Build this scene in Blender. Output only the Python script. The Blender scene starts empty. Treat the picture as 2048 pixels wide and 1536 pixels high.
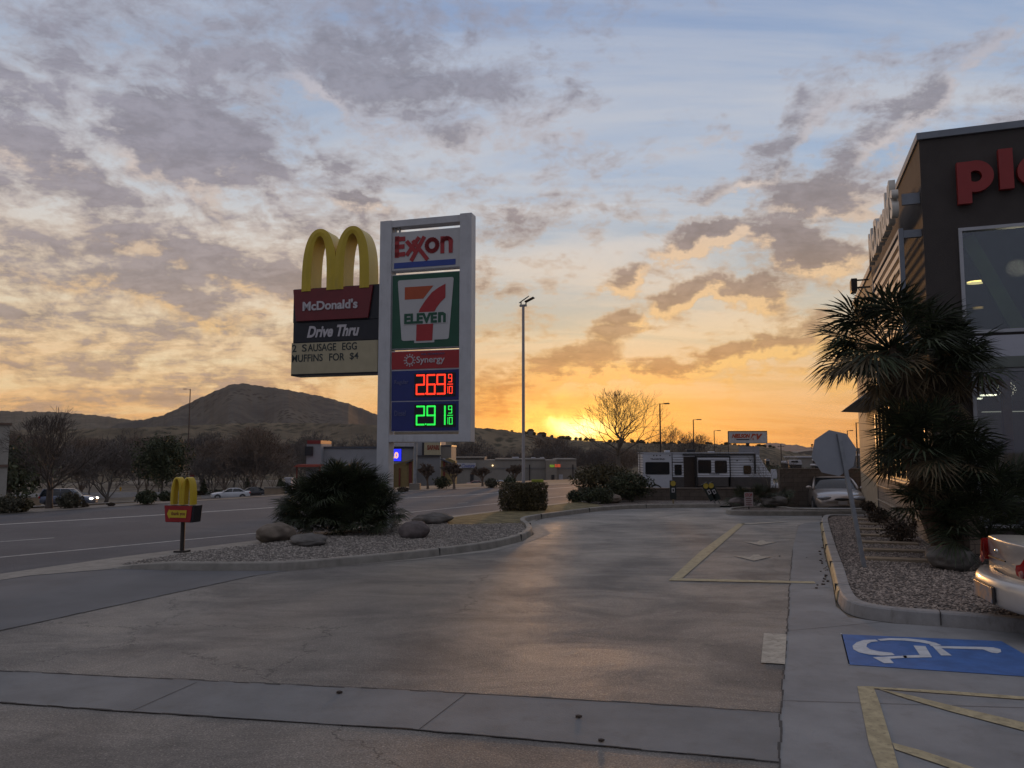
import bpy, bmesh, math, random
from math import sin, cos, tan, radians as R, atan2, pi, hypot
from mathutils import Vector, Matrix, noise as mnoise

scene = bpy.context.scene
# ------------------------------------------------------------------ camera
H_EYE = 2.1; PITCH = R(5.1); F = 1538.0          # F in pixels of the 2048 px wide photograph
cam_d = bpy.data.cameras.new('camera'); cam = bpy.data.objects.new('camera', cam_d)
scene.collection.objects.link(cam); scene.camera = cam
cam.location = (0, 0, H_EYE); cam.rotation_euler = (R(90)+PITCH, 0, 0)
cam_d.sensor_width = 36; cam_d.lens = 36*F/2048; cam_d.clip_start = .1; cam_d.clip_end = 30000
scene.view_settings.view_transform = 'Standard'; scene.view_settings.look = 'None'
scene.view_settings.exposure = 0; scene.view_settings.gamma = 1
SUN_AZ, SUN_EL = R(6.8), R(2.5)

def lin(c):
    return tuple((x/255/12.92 if x <= 10 else ((x/255+.055)/1.055)**2.4) for x in c)
def azel(px, py):
    x = (px-1024)/F; y = -(py-768)/F
    d = Vector((x, cos(PITCH)-y*sin(PITCH), sin(PITCH)+y*cos(PITCH))).normalized()
    return atan2(d.x, d.y), math.asin(d.z)

# ------------------------------------------------------------------ world
class NT:
    def __init__(s, tree): s.t = tree; s.n = tree.nodes; s.l = tree.links
    def node(s, kind, **kw):
        n = s.n.new(kind)
        for k, v in kw.items(): setattr(n, k, v)
        return n
    def put(s, sock, v):
        if hasattr(v, 'is_output') or isinstance(v, bpy.types.NodeSocket): s.l.new(v, sock)
        elif v is not None: sock.default_value = v
    def math(s, op, a, b=None, c=None, clamp=False):
        n = s.node('ShaderNodeMath', operation=op, use_clamp=clamp)
        s.put(n.inputs[0], a); s.put(n.inputs[1], b)
        if c is not None: s.put(n.inputs[2], c)
        return n.outputs[0]
    def vmath(s, op, a, b=None):
        n = s.node('ShaderNodeVectorMath', operation=op); s.put(n.inputs[0], a)
        if b is not None: s.put(n.inputs[3 if op == 'SCALE' else 1], b)
        return n.outputs['Value'] if op in ('LENGTH', 'DOT_PRODUCT', 'DISTANCE') else n.outputs[0]
    def rng(s, v, a, b, c=0., d=1., smooth=True):
        n = s.node('ShaderNodeMapRange', interpolation_type='SMOOTHSTEP' if smooth else 'LINEAR')
        for i, x in enumerate((v, a, b, c, d)): s.put(n.inputs[i], x)
        return n.outputs[0]
    def mix(s, f, a, b, blend='MIX'):
        n = s.node('ShaderNodeMix', data_type='RGBA', blend_type=blend)
        s.put(n.inputs[0], f)
        for i, x in ((6, a), (7, b)): s.put(n.inputs[i], (*x, 1) if isinstance(x, tuple) and len(x) == 3 else x)
        return n.outputs[2]
    def ramp(s, f, stops):
        n = s.node('ShaderNodeValToRGB'); e = n.color_ramp.elements
        while len(e) < len(stops): e.new(.5)
        for i, (p, c) in enumerate(stops):
            e[i].position = p; e[i].color = (*c, 1) if len(c) == 3 else c
        s.put(n.inputs[0], f); return n.outputs[0]
    def noise(s, vec, scale, detail=4, rough=.5, dist=0., dim='3D'):
        n = s.node('ShaderNodeTexNoise', noise_dimensions=dim)
        s.put(n.inputs['Vector'], vec); s.put(n.inputs['Scale'], scale); s.put(n.inputs['Detail'], detail)
        s.put(n.inputs['Roughness'], rough); s.put(n.inputs['Distortion'], dist)
        return n.outputs[0], n.outputs[1]
    def comb(s, x, y, z=0.):
        n = s.node('ShaderNodeCombineXYZ')
        for i, v in enumerate((x, y, z)): s.put(n.inputs[i], v)
        return n.outputs[0]

world = bpy.data.worlds.new('World'); scene.world = world; world.use_nodes = True
W = NT(world.node_tree); W.n.clear()
gen = W.node('ShaderNodeTexCoord').outputs['Generated']
dirn = W.vmath('NORMALIZE', gen)
sep = W.node('ShaderNodeSeparateXYZ'); W.put(sep.inputs[0], dirn)
dx, dy, dz = sep.outputs
az = W.math('ARCTAN2', dx, dy); el = W.math('ARCSINE', dz)
# flat cloud deck seen in perspective
dzc = W.math('ADD', W.math('MAXIMUM', dz, 0.), .13)
plane = W.comb(W.math('DIVIDE', dx, dzc), W.math('DIVIDE', dy, dzc))
ae = W.comb(az, el)
warp = W.vmath('SCALE', W.vmath('SUBTRACT', W.noise(ae, 9., 5, .62)[1], (.5, .5, .5)), .11)
aew = W.vmath('ADD', ae, W.vmath('MULTIPLY', warp, (1, 1, 0)))
aew2 = W.vmath('ADD', aew, (0., -.013, 0.))
# (px, py, radius x, radius y, tilt deg, weight) of single clouds and gaps, as directions in the sky
BL = [(400, 275, 150, 68, -18, .40), (60, 100, 150, 80, 0, .12), (640, 120, 300, 80, 5, .18), (60, 285, 140, 36, -10, .3),
      (520, 545, 280, 42, -12, .34), (330, 590, 200, 30, -8, .3), (1420, 470, 110, 34, 8, .78), (1560, 488, 66, 30, -8, .7),
      (1620, 390, 130, 64, -8, .66), (1640, 530, 72, 32, 8, .72), (1370, 582, 82, 34, 12, .75), (1490, 590, 68, 30, -14, .72), (1250, 550, 58, 30, 30, .6),
      (1225, 650, 74, 32, 18, .66), (1400, 730, 320, 26, 5, .42), (1150, 720, 110, 34, 12, .45), (1560, 690, 130, 30, 10, .42), (1545, 300, 190, 42, 32, .34), (1850, 190, 200, 40, 30, .36),
      (720, 390, 70, 22, -14, .35), (1000, 770, 130, 55, 5, .34), (960, 220, 330, 75, 0, .25), (700, 590, 190, 60, -8, .28),
      (620, 210, 75, 30, -30, -.35), (330, 385, 110, 28, -25, -.3), (1560, 60, 300, 70, 20, -.2), (1500, 400, 90, 20, 30, -.2),
      (1400, 330, 90, 50, 10, -.15), (1750, 420, 90, 80, 0, -.3), (1250, 800, 200, 28, 0, -.25), (1650, 810, 300, 40, 0, -.3)]
def blobs(vec):
    tot = None
    for px, py, rx, ry, t, w in BL:
        a, e = azel(px, py)
        m = W.node('ShaderNodeMapping', vector_type='TEXTURE'); W.put(m.inputs[0], vec)
        m.inputs['Location'].default_value = (a, e, 0); m.inputs['Rotation'].default_value = (0, 0, R(t))
        m.inputs['Scale'].default_value = (rx/F, ry/F, 1)
        v = W.rng(W.vmath('LENGTH', m.outputs[0]), .35, 1.35, w, 0.)
        tot = v if tot is None else W.math('ADD', tot, v)
    return tot
n1 = W.noise(plane, 1.35, 7, .6, .35)[0]
n2 = W.noise(W.vmath('ADD', W.vmath('MULTIPLY', ae, (1., 1.7, 1.)), (3.1, 0, 0)), 15., 8, .66, .3)[0]
n3 = W.noise(W.vmath('MULTIPLY', plane, (.9, 1.5, 1)), 5.2, 6, .62, .4)[0]
n4 = W.noise(W.vmath('MULTIPLY', ae, (1., 1.9, 1.)), 42., 6, .65, .3)[0]
base_n = W.math('ADD', W.math('ADD', W.math('MULTIPLY', n1, .85), W.math('MULTIPLY', n2, .8)), W.math('ADD', W.math('MULTIPLY', n3, .42), W.math('MULTIPLY_ADD', n4, .40, -.730)))
leftish = W.rng(az, .12, -.45, -.03, .1)
bias = W.math('ADD', leftish, .012)
def dens(bl, off):
    return W.math('ADD', W.math('ADD', base_n, W.math('MULTIPLY', bl, .5)), W.math('ADD', bias, off))
b1 = blobs(aew); b2 = blobs(aew2)
d1 = W.rng(dens(b1, 0.), .46, .73)
d2 = W.rng(dens(b2, 0.), .46, .73)
lit = W.math('MULTIPLY', W.math('MAXIMUM', W.math('SUBTRACT', d1, d2), 0.), 1.3, clamp=True)
eln = W.math('MULTIPLY', el, 1/.6)
def L(*c): return lin(c)
clear_r = W.ramp(eln, [(0., L(200, 132, 72)), (.06, L(218, 150, 78)), (.14, L(218, 172, 112)), (.24, L(192, 180, 154)), (.38, L(168, 178, 184)), (.6, L(146, 170, 200)), (.95, L(126, 148, 186))])
clear_l = W.ramp(eln, [(0., L(222, 172, 112)), (.1, L(232, 200, 152)), (.24, L(222, 208, 180)), (.42, L(212, 207, 200)), (.6, L(160, 176, 198)), (.95, L(130, 146, 176))])
clear = W.mix(W.rng(az, -.05, -.35), clear_r, clear_l)
core = W.ramp(eln, [(0., L(160, 92, 42)), (.12, L(176, 118, 66)), (.25, L(160, 128, 98)), (.42, L(134, 120, 117)), (.62, L(132, 129, 138)), (.95, L(134, 138, 156))])
core = W.mix(W.rng(az, -.1, -.4), core, W.ramp(eln, [(0., L(176, 140, 110)), (.25, L(148, 132, 127)), (.6, L(138, 134, 145)), (.95, L(140, 143, 158))]))
rim = W.ramp(eln, [(0., L(250, 180, 80)), (.2, L(236, 190, 120)), (.42, L(222, 192, 160)), (.6, L(204, 196, 196)), (.95, L(150, 158, 182))])
# thin high veil
veil = W.rng(W.noise(W.vmath('MULTIPLY', plane, (.6, 1.6, 1)), 1.1, 6, .62, .6)[0], .34, .62, 0., .85)
c = W.mix(veil, clear, W.ramp(eln, [(0., L(235, 165, 85)), (.25, L(226, 200, 165)), (.5, L(200, 200, 202)), (.95, L(168, 178, 198))]))
edge = W.math('MULTIPLY', W.math('MULTIPLY', d1, W.math('SUBTRACT', 1., d1)), 2.2, clamp=True)
c = W.mix(W.math('MULTIPLY', d1, .93), c, core)
tex = W.rng(W.math('ADD', W.math('MULTIPLY', n3, .5), W.math('MULTIPLY', n4, .5)), .38, .62, .86, 1.14)
c = W.mix(1., c, W.mix(d1, (1., 1., 1.), W.comb(tex, tex, tex)), 'MULTIPLY')
c = W.mix(W.math('MULTIPLY', edge, .38), c, rim)
c = W.mix(W.math('MULTIPLY', lit, .9), c, rim)
# glow round the setting sun: wide orange, tight yellow
sa, se = azel(1146, 852)
def sund(sx, sy, vec=None):
    m = W.node('ShaderNodeMapping', vector_type='TEXTURE'); W.put(m.inputs[0], vec or aew)
    m.inputs['Location'].default_value = (sa, se, 0); m.inputs['Scale'].default_value = (sx, sy, 1)
    return W.vmath('LENGTH', m.outputs[0])
g1 = W.rng(sund(.34, .085, ae), 0., 1., .75, 0.)
c = W.mix(g1, c, W.mix(d1, L(255, 182, 66), L(226, 134, 44)))
g2 = W.math('POWER', W.rng(sund(.13, .050), 0., 1., 1., 0.), 1.1)
c = W.mix(W.math('MULTIPLY', g2, W.rng(d1, 0., 1., 1., .85)), c, (1.6, .95, .17))
g3 = W.rng(sund(.052, .026), .08, 1., 1., 0.)
c = W.mix(g3, c, (2.6, 2.1, .85))
# sky outside the picture: overhead and in the east it is brighter and plain blue grey
c = W.mix(W.rng(el, .58, .9), c, L(154, 154, 166))
back = W.rng(dy, .2, -.5)
east = W.ramp(eln, [(0., L(104, 104, 122)), (.3, L(116, 120, 138)), (1., L(150, 150, 160))])
c = W.mix(back, c, east)
boost = W.math('ADD', W.math('ADD', 1.04, W.rng(el, .62, 1.1, 0., .3)), W.math('MULTIPLY', back, -.05))
nish = W.node('ShaderNodeTexSky', sky_type='NISHITA', sun_disc=False)
nish.sun_elevation = SUN_EL; nish.sun_rotation = SUN_AZ
bg1 = W.node('ShaderNodeBackground'); W.put(bg1.inputs[0], c); W.put(bg1.inputs[1], boost)
bg2 = W.node('ShaderNodeBackground'); W.put(bg2.inputs[0], nish.outputs[0]); bg2.inputs[1].default_value = .01
ad = W.node('ShaderNodeAddShader'); W.l.new(bg1.outputs[0], ad.inputs[0]); W.l.new(bg2.outputs[0], ad.inputs[1])
wo = W.node('ShaderNodeOutputWorld'); W.l.new(ad.outputs[0], wo.inputs[0])
world.cycles.sampling_method = 'MANUAL'; world.cycles.sample_map_resolution = 512

# ------------------------------------------------------------------ sun
sd = bpy.data.lights.new('sun', 'SUN'); sd.energy = 1.35; sd.angle = R(3); sd.color = (1, .5, .18)
so = bpy.data.objects.new('sun', sd); scene.collection.objects.link(so)
sv = Vector((sin(SUN_AZ)*cos(SUN_EL), cos(SUN_AZ)*cos(SUN_EL), sin(SUN_EL)))
so.rotation_euler = (-sv).to_track_quat('-Z', 'Y').to_euler(); so.location = (0, 0, 40)

# ================================================================== helpers
rnd = random.Random(7)
def ray(px, py):
    x = (px-1024)/F; y = -(py-768)/F
    return Vector((x, cos(PITCH)-y*sin(PITCH), sin(PITCH)+y*cos(PITCH)))
def lerp_tab(tab, x):
    if x <= tab[0][0]: return tab[0][1]
    for (a, b), (c_, d) in zip(tab, tab[1:]):
        if x <= c_: return b+(d-b)*(x-a)/(c_-a)
    return tab[-1][1]
R0 = [(-34, 33), (-20, 36), (-11, 43), (-6, 48), (0, 56), (6, 62), (8.5, 60), (10.5, 41), (34, 41)]
def terrain(x, y):
    r = hypot(x, y); a = math.degrees(atan2(x, y))
    if y < 0 or r < 30: return 0.
    lo = 0.
    if a > 12:
        q = min(1, max(0, (r-32)/2.6)); lo = -.40*q*q*(3-2*q)*min(1, (a-12)/2.5)
    t = r-lerp_tab(R0, a)
    if t <= 0: return lo
    t2 = t*t/(t+6)                     # eases into the slope
    return lo-min(lerp_tab([(-34, .068), (-22, .062), (-11, .052), (0, .050)], a)*t2, 6.3+.002*min(t2, 400))
def G(px, py, z=0.):
    d = ray(px, py); k = (z-H_EYE)/d.z
    return (d.x*k, d.y*k)
def hit(px, py):
    d = ray(px, py); k = 8.
    while k < 2500:
        if H_EYE+d.z*k <= terrain(d.x*k, d.y*k): break
        k *= 1.004
    return (d.x*k, d.y*k, terrain(d.x*k, d.y*k))
def at(px, r):                         # ground point r metres off, seen at column px
    a = atan2((px-1024)/F, cos(PITCH)); x, y = r*sin(a), r*cos(a)
    return (x, y, terrain(x, y))
def zat(px, py, x, y):                 # height seen at row py above the ground point (x, y)
    d = ray(px, py); return H_EYE+d.z*(y/d.y)
def mpp(x, y): return y/F              # metres per photograph pixel at depth y
def uz(px, py, org, rz, off=0.):       # where a sight line meets an upright plane: (along, height)
    ux, uy = cos(rz), sin(rz); nx, ny = -uy, ux
    ox, oy = org[0]+nx*off, org[1]+ny*off
    d = ray(px, py); k = (ox*nx+oy*ny)/(d.x*nx+d.y*ny)
    p = d*k
    return ((p.x-ox)*ux+(p.y-oy)*uy, H_EYE+p.z)

class MB:
    def __init__(s): s.v = []; s.f = []
    def add(s, vs, fs):
        o = len(s.v); s.v += [tuple(v) for v in vs]; s.f += [tuple(i+o for i in f) for f in fs]; return s
    def box(s, x0, x1, y0, y1, z0, z1, M=None):
        vs = [Vector((x, y, z)) for z in (z0, z1) for y in (y0, y1) for x in (x0, x1)]
        if M: vs = [M @ v for v in vs]
        return s.add(vs, [(0, 2, 3, 1), (4, 5, 7, 6), (0, 1, 5, 4), (2, 6, 7, 3), (0, 4, 6, 2), (1, 3, 7, 5)])
    def tube(s, pts, rad, n=8, cap=True):
        pts = [Vector(p) for p in pts]
        if not isinstance(rad, (list, tuple)): rad = [rad]*len(pts)
        rings = []; up = None
        for i, p in enumerate(pts):
            d = (pts[min(i+1, len(pts)-1)]-pts[max(i-1, 0)]).normalized()
            if up is None: up = Vector((0, 0, 1)) if abs(d.z) < .9 else Vector((1, 0, 0))
            a = d.cross(up)
            a = a.normalized() if a.length > 1e-5 else d.orthogonal().normalized()
            b = a.cross(d); up = b
            rings += [p+(a*cos(2*pi*k/n)+b*sin(2*pi*k/n))*rad[i] for k in range(n)]
        fs = [(i*n+k, i*n+(k+1) % n, (i+1)*n+(k+1) % n, (i+1)*n+k) for i in range(len(pts)-1) for k in range(n)]
        if cap: fs += [tuple(range(n))[::-1], tuple((len(pts)-1)*n+k for k in range(n))]
        return s.add(rings, fs)
    def prism(s, pts, y0, y1, M=None):          # outline in x,z pushed through y
        n = len(pts); vs = [Vector((p[0], y0, p[1])) for p in pts]+[Vector((p[0], y1, p[1])) for p in pts]
        if M: vs = [M @ v for v in vs]
        return s.add(vs, [tuple(range(n)), tuple(range(2*n-1, n-1, -1))]+[(i, i+n, (i+1) % n+n, (i+1) % n) for i in range(n)])
    def slab(s, pts, z0, z1):                   # outline in x,y pushed through z
        n = len(pts); vs = [(*p[:2], z0) for p in pts]+[(*p[:2], z1) for p in pts]
        return s.add(vs, [tuple(range(n))[::-1], tuple(range(n, 2*n))]+[(i, (i+1) % n, (i+1) % n+n, i+n) for i in range(n)])
    def sheet(s, pts, z):
        n = len(pts); a = sum(pts[i][0]*pts[(i+1) % n][1]-pts[(i+1) % n][0]*pts[i][1] for i in range(n))
        if a < 0: pts = pts[::-1]
        return s.add([(p[0], p[1], z+(p[2] if len(p) > 2 else 0)) for p in pts], [tuple(range(n))])
    def blob(s, c, r, n=10, m=7, jit=0., seed=0, flat=None):
        rg = random.Random(seed); vs = []; fs = []
        ph = [rg.uniform(0, 6.28) for _ in range(8)]
        def rr(th, f):
            return 1+jit*(sin(3*th+ph[0])*sin(2*f+ph[1])+.6*sin(5*th+ph[2])*sin(4*f+ph[3])+.5*sin(2*th+ph[4])+.35*sin(9*th+ph[5])*sin(7*f+ph[6]))
        for j in range(m+1):
            f = pi*j/m
            for i in range(n):
                th = 2*pi*i/n; q = rr(th, f)
                z = c[2]+r[2]*cos(f)*q
                if flat is not None: z = max(z, flat)
                vs.append((c[0]+r[0]*sin(f)*cos(th)*q, c[1]+r[1]*sin(f)*sin(th)*q, z))
        fs = [(j*n+i, (j+1)*n+i, (j+1)*n+(i+1) % n, j*n+(i+1) % n) for j in range(m) for i in range(n)]
        return s.add(vs, fs)
    def strokes(s, lines, w, y0, y1):           # thick poly-lines in x,z
        for ln in lines:
            for (ax, az_), (bx, bz) in zip(ln, ln[1:]):
                dxx, dzz = bx-ax, bz-az_; l = hypot(dxx, dzz) or 1; nx, nz = -dzz/l*w/2, dxx/l*w/2; ex, ez = dxx/l*w/2, dzz/l*w/2
                s.prism([(ax-ex+nx, az_-ez+nz), (ax-ex-nx, az_-ez-nz), (bx+ex-nx, bz+ez-nz), (bx+ex+nx, bz+ez+nz)], y0, y1)
        return s
    def build(s, name, m, parent=None, loc=(0, 0, 0), rz=0., smooth=False, bevel=0., sub=0):
        me = bpy.data.meshes.new(name); me.from_pydata(s.v, [], s.f); me.validate(); me.update()
        o = bpy.data.objects.new(name, me); scene.collection.objects.link(o)
        o.location = loc; o.rotation_euler = (0, 0, rz)
        if m: me.materials.append(m)
        if parent: o.parent = parent
        if smooth:
            for p in me.polygons: p.use_smooth = True
        if bevel:
            b = o.modifiers.new('bevel', 'BEVEL'); b.width = bevel; b.segments = 2; b.limit_method = 'ANGLE'
        if sub:
            b = o.modifiers.new('sub', 'SUBSURF'); b.levels = sub; b.render_levels = sub
        return o

def tag(o, label, cat, group=None):
    o['label'] = label; o['category'] = cat
    if group: o['group'] = group
    return o
def struct(o): o['kind'] = 'structure'; return o
def thing(name, label, cat, loc=(0, 0, 0), rz=0., group=None):
    o = bpy.data.objects.new(name, None); scene.collection.objects.link(o); o.empty_display_size = .2
    o.location = loc; o.rotation_euler = (0, 0, rz)
    return tag(o, label, cat, group)
def dup(root, loc, rz, label, scale=None, group=None):
    bpy.context.view_layer.update() if False else None
    r = root.copy(); scene.collection.objects.link(r); r.location = loc; r.rotation_euler = (0, 0, rz)
    if scale: r.scale = (scale,)*3 if not isinstance(scale, tuple) else scale
    r['label'] = label
    if group: r['group'] = group
    for ch in root.children:
        q = ch.copy(); scene.collection.objects.link(q); q.parent = r
        for g in ch.children:
            w = g.copy(); scene.collection.objects.link(w); w.parent = q
    return r
def text(name, s, u0, u1, z0, z1, y, m, parent, bold=0., shear=0., ext=.012, M=None):
    cu = bpy.data.curves.new('t', 'FONT'); cu.body = s; cu.offset = bold; cu.shear = shear; cu.extrude = .5; cu.resolution_u = 4
    o = bpy.data.objects.new('t', cu); scene.collection.objects.link(o)
    bpy.context.view_layer.update()
    me = bpy.data.meshes.new_from_object(o.evaluated_get(bpy.context.evaluated_depsgraph_get()))
    bpy.data.objects.remove(o)
    xs = [v.co.x for v in me.vertices]; ys = [v.co.y for v in me.vertices]
    x0, x1, y0, y1 = min(xs), max(xs), min(ys), max(ys)
    for v in me.vertices:
        a, b, c_ = v.co
        q = Vector((u0+(a-x0)/(x1-x0)*(u1-u0), y-(ext if c_ > 0 else 0.), z0+(b-y0)/(y1-y0)*(z1-z0)))
        v.co = M @ q if M else q
    me.materials.clear(); me.materials.append(m)
    t = bpy.data.objects.new(name, me); scene.collection.objects.link(t); t.parent = parent
    return t

# ------------------------------------------------------------------ materials
def mat(name, col, rough=.6, metal=0., var=.12, scale=3., bump=0., bscale=40., emit=None, estr=0., island=0., spec=None, col2=None, dirt=0.):
    m = bpy.data.materials.new(name); m.use_nodes = True; t = NT(m.node_tree)
    b = t.n['Principled BSDF']; b.inputs['Roughness'].default_value = rough; b.inputs['Metallic'].default_value = metal
    if spec is not None: b.inputs['Specular IOR Level'].default_value = spec
    oc = t.node('ShaderNodeTexCoord').outputs['Object']
    nf = t.noise(oc, scale, 5, .6)[0]
    a = tuple(x*(1-var) for x in col); d = tuple(min(1, x*(1+var)) for x in (col2 or col))
    cc = t.mix(t.rng(nf, .3, .7), a, d)
    if island:
        g = t.node('ShaderNodeNewGeometry').outputs['Random Per Island']
        cc = t.mix(1., cc, t.ramp(g, [(0, (1-island,)*3), (1, (1+island,)*3)]), 'MULTIPLY')
    if dirt:
        df = t.rng(t.noise(t.vmath('MULTIPLY', oc, (1, 1, .25)), scale*2.3, 6, .7)[0], .5, .75, 0, dirt)
        cc = t.mix(df, cc, (.09, .075, .06))
    t.put(b.inputs['Base Color'], cc)
    if bump:
        bn = t.node('ShaderNodeBump'); bn.inputs['Strength'].default_value = bump; bn.inputs['Distance'].default_value = .02
        t.put(bn.inputs['Height'], t.noise(oc, bscale, 4, .6)[0]); t.put(b.inputs['Normal'], bn.outputs[0])
    if emit: b.inputs['Emission Color'].default_value = (*emit, 1); b.inputs['Emission Strength'].default_value = estr
    return m

def asphalt_mat(name, a, b_, streak=.5, crack=True, rough=.53, bstr=.8):
    m = bpy.data.materials.new(name); m.use_nodes = True; t = NT(m.node_tree); bs = t.n['Principled BSDF']
    oc = t.node('ShaderNodeTexCoord').outputs['Object']
    big = t.noise(oc, .35, 5, .6, .5)[0]
    st = t.noise(t.vmath('MULTIPLY', oc, (.75, 1.25, 1)), .8, 7, .7, .8)[0]
    fine = t.noise(oc, 60., 3, .7)[0]
    vor = t.node('ShaderNodeTexVoronoi'); t.put(vor.inputs['Vector'], oc); vor.inputs['Scale'].default_value = 95.
    f = t.math('ADD', t.math('MULTIPLY', big, .5), t.math('MULTIPLY', st, streak))
    c0 = t.mix(t.rng(f, .28, .66), a, b_)
    c0 = t.mix(1., c0, t.ramp(fine, [(.3, (.5,)*3), (.7, (1.5,)*3)]), 'MULTIPLY')
    c0 = t.mix(t.rng(vor.outputs['Color'], .82, .95, 0, .35), c0, tuple(x*1.9 for x in b_))
    if crack:
        v2 = t.node('ShaderNodeTexVoronoi', feature='DISTANCE_TO_EDGE'); v2.inputs['Scale'].default_value = .16
        t.put(v2.inputs['Vector'], t.vmath('ADD', oc, t.vmath('SCALE', t.noise(oc, 1.3, 5, .7)[1], 1.1)))
        cr = t.math('MULTIPLY', t.rng(v2.outputs[0], .0028, .0012), t.rng(big, .46, .52))
        c0 = t.mix(t.math('MULTIPLY', cr, .75), c0, (.012, .011, .01))
    # old oil spots
    v3 = t.node('ShaderNodeTexVoronoi'); v3.inputs['Scale'].default_value = .9; t.put(v3.inputs['Vector'], t.vmath('ADD', oc, t.vmath('SCALE', t.noise(oc, 6., 3, .6)[1], .22)))
    c0 = t.mix(t.rng(v3.outputs['Distance'], .13, .05, 0, .45), c0, (.02, .019, .018))
    wn = t.node('ShaderNodeTexWhiteNoise', noise_dimensions='2D')
    t.put(wn.inputs['Vector'], t.vmath('FLOOR', t.vmath('SCALE', oc, 110.)))
    c0 = t.mix(1., c0, t.ramp(wn.outputs[0], [(0, (.72,)*3), (.85, (1.1,)*3), (1, (1.7,)*3)]), 'MULTIPLY')
    t.put(bs.inputs['Base Color'], c0)
    t.put(bs.inputs['Roughness'], t.rng(f, .35, .65, rough+.12, rough-.1))
    bs.inputs['Specular IOR Level'].default_value = .55
    bn = t.node('ShaderNodeBump'); bn.inputs['Strength'].default_value = bstr; bn.inputs['Distance'].default_value = .012
    hh = t.math('ADD', t.math('MULTIPLY', fine, .6), t.math('MULTIPLY', st, 1.6))
    t.put(bn.inputs['Height'], hh); t.put(bs.inputs['Normal'], bn.outputs[0])
    return m

def gravel_mat(name, cols, scale=26.):
    m = bpy.data.materials.new(name); m.use_nodes = True; t = NT(m.node_tree); bs = t.n['Principled BSDF']
    oc = t.node('ShaderNodeTexCoord').outputs['Object']
    v = t.node('ShaderNodeTexVoronoi'); v.inputs['Scale'].default_value = scale; t.put(v.inputs['Vector'], oc)
    g = t.node('ShaderNodeSeparateXYZ'); t.put(g.inputs[0], v.outputs['Color'])
    c0 = t.ramp(g.outputs[0], [(i/(len(cols)-1), c_) for i, c_ in enumerate(cols)])
    c0 = t.mix(t.rng(v.outputs['Distance'], .3, .62, 0, .8), c0, (.02, .018, .016))
    c0 = t.mix(t.rng(t.noise(oc, 1.6, 4, .6)[0], .4, .65, 0, .3), c0, (.07, .06, .05))
    t.put(bs.inputs['Base Color'], c0); bs.inputs['Roughness'].default_value = .9
    bn = t.node('ShaderNodeBump'); bn.inputs['Strength'].default_value = 1.; bn.inputs['Distance'].default_value = .03; bn.invert = True
    t.put(bn.inputs['Height'], v.outputs['Distance']); t.put(bs.inputs['Normal'], bn.outputs[0])
    return m

M_asphalt = asphalt_mat('worn_asphalt', (.058, .053, .048), (.185, .168, .146))
M_road = asphalt_mat('road_asphalt', (.060, .060, .066), (.092, .092, .10), streak=.3, crack=False, rough=.7, bstr=.25)
M_conc = mat('concrete', (.22, .222, .222), .78, var=.16, scale=1.2, bump=.25, bscale=60, dirt=.35)
M_conc2 = mat('kerb_concrete', (.25, .235, .205), .8, var=.16, scale=4, bump=.3, bscale=50, dirt=.4)
M_apron = mat('apron_concrete', (.115, .115, .118), .75, var=.15, scale=.8, bump=.2, bscale=60, dirt=.25)
M_gravel = gravel_mat('grey_gravel', [(.17, .15, .13), (.31, .28, .25), (.42, .38, .34), (.24, .21, .18)])
M_gravel2 = gravel_mat('tan_gravel', [(.15, .12, .10), (.30, .24, .2), (.42, .36, .31), (.2, .17, .16)])
M_soil = mat('dry_soil', (.13, .105, .078), .95, var=.35, scale=.25, bump=.5, bscale=4, col2=(.17, .14, .10))
M_paint_y = mat('old_yellow_paint', (.38, .32, .19), .75, var=.22, scale=9, dirt=.75)
M_paint_w = mat('old_white_paint', (.40, .36, .29), .75, var=.22, scale=9, dirt=.75)
M_joint = mat('dark_joint', (.06, .057, .054), .95, var=.3, scale=5)

# ================================================================== ground
def drape(name, m, rings, azs):
    mb = MB(); n = len(azs)
    for r in rings:
        for a in azs:
            x, y = r*sin(R(a)), r*cos(R(a)); mb.v.append((x, y, terrain(x, y)-.03))
    mb.f = [(j*n+i, j*n+i+1, (j+1)*n+i+1, (j+1)*n+i) for j in range(len(rings)-1) for i in range(n-1)]
    return mb.build(name, m, smooth=True)
rings = [1, 6, 14, 22, 28, 30, 31, 31.8, 32.4, 33, 33.6, 34.2, 34.8]+[35+i*2.5 for i in range(25)]+[98+i*9 for i in range(16)]+[260, 330, 420, 560, 750, 1000, 1500, 2500, 5000, 9000]
struct(drape('ground', M_soil, rings, [-180, -150, -120, -90, -70, -55, -45]+[-40+i for i in range(52)]+[12+i*.5 for i in range(8)]+[16+i for i in range(25)]+[45, 55, 70, 90, 120, 150, 180]))

def gl(*pts): return [G(*p) for p in pts]
# parking lot asphalt
lot = gl((-900, 1560), (-900, 1395), (0, 1262), (298, 1197), (508, 1152), (575, 1142), (660, 1134), (830, 1118), (980, 1099), (1060, 1080), (1101, 1066), (1081, 1052), (1065, 1044), (1090, 1036), (1150, 1028), (1215, 1019), (1290, 1015),
         (1560, 1015), (1760, 1016), (1750, 1030), (1639, 1045), (1597, 1050), (1585, 1099), (1579, 1174), (1575, 1248), (1566, 1360), (1560, 1440), (1556, 1560))
bx_, by_ = G(1560, 1536)
lot = lot[:-1]+[(bx_, -14), (-26, -14)]
struct(MB().sheet(lot, 0.).build('parking_lot', M_asphalt))
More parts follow.
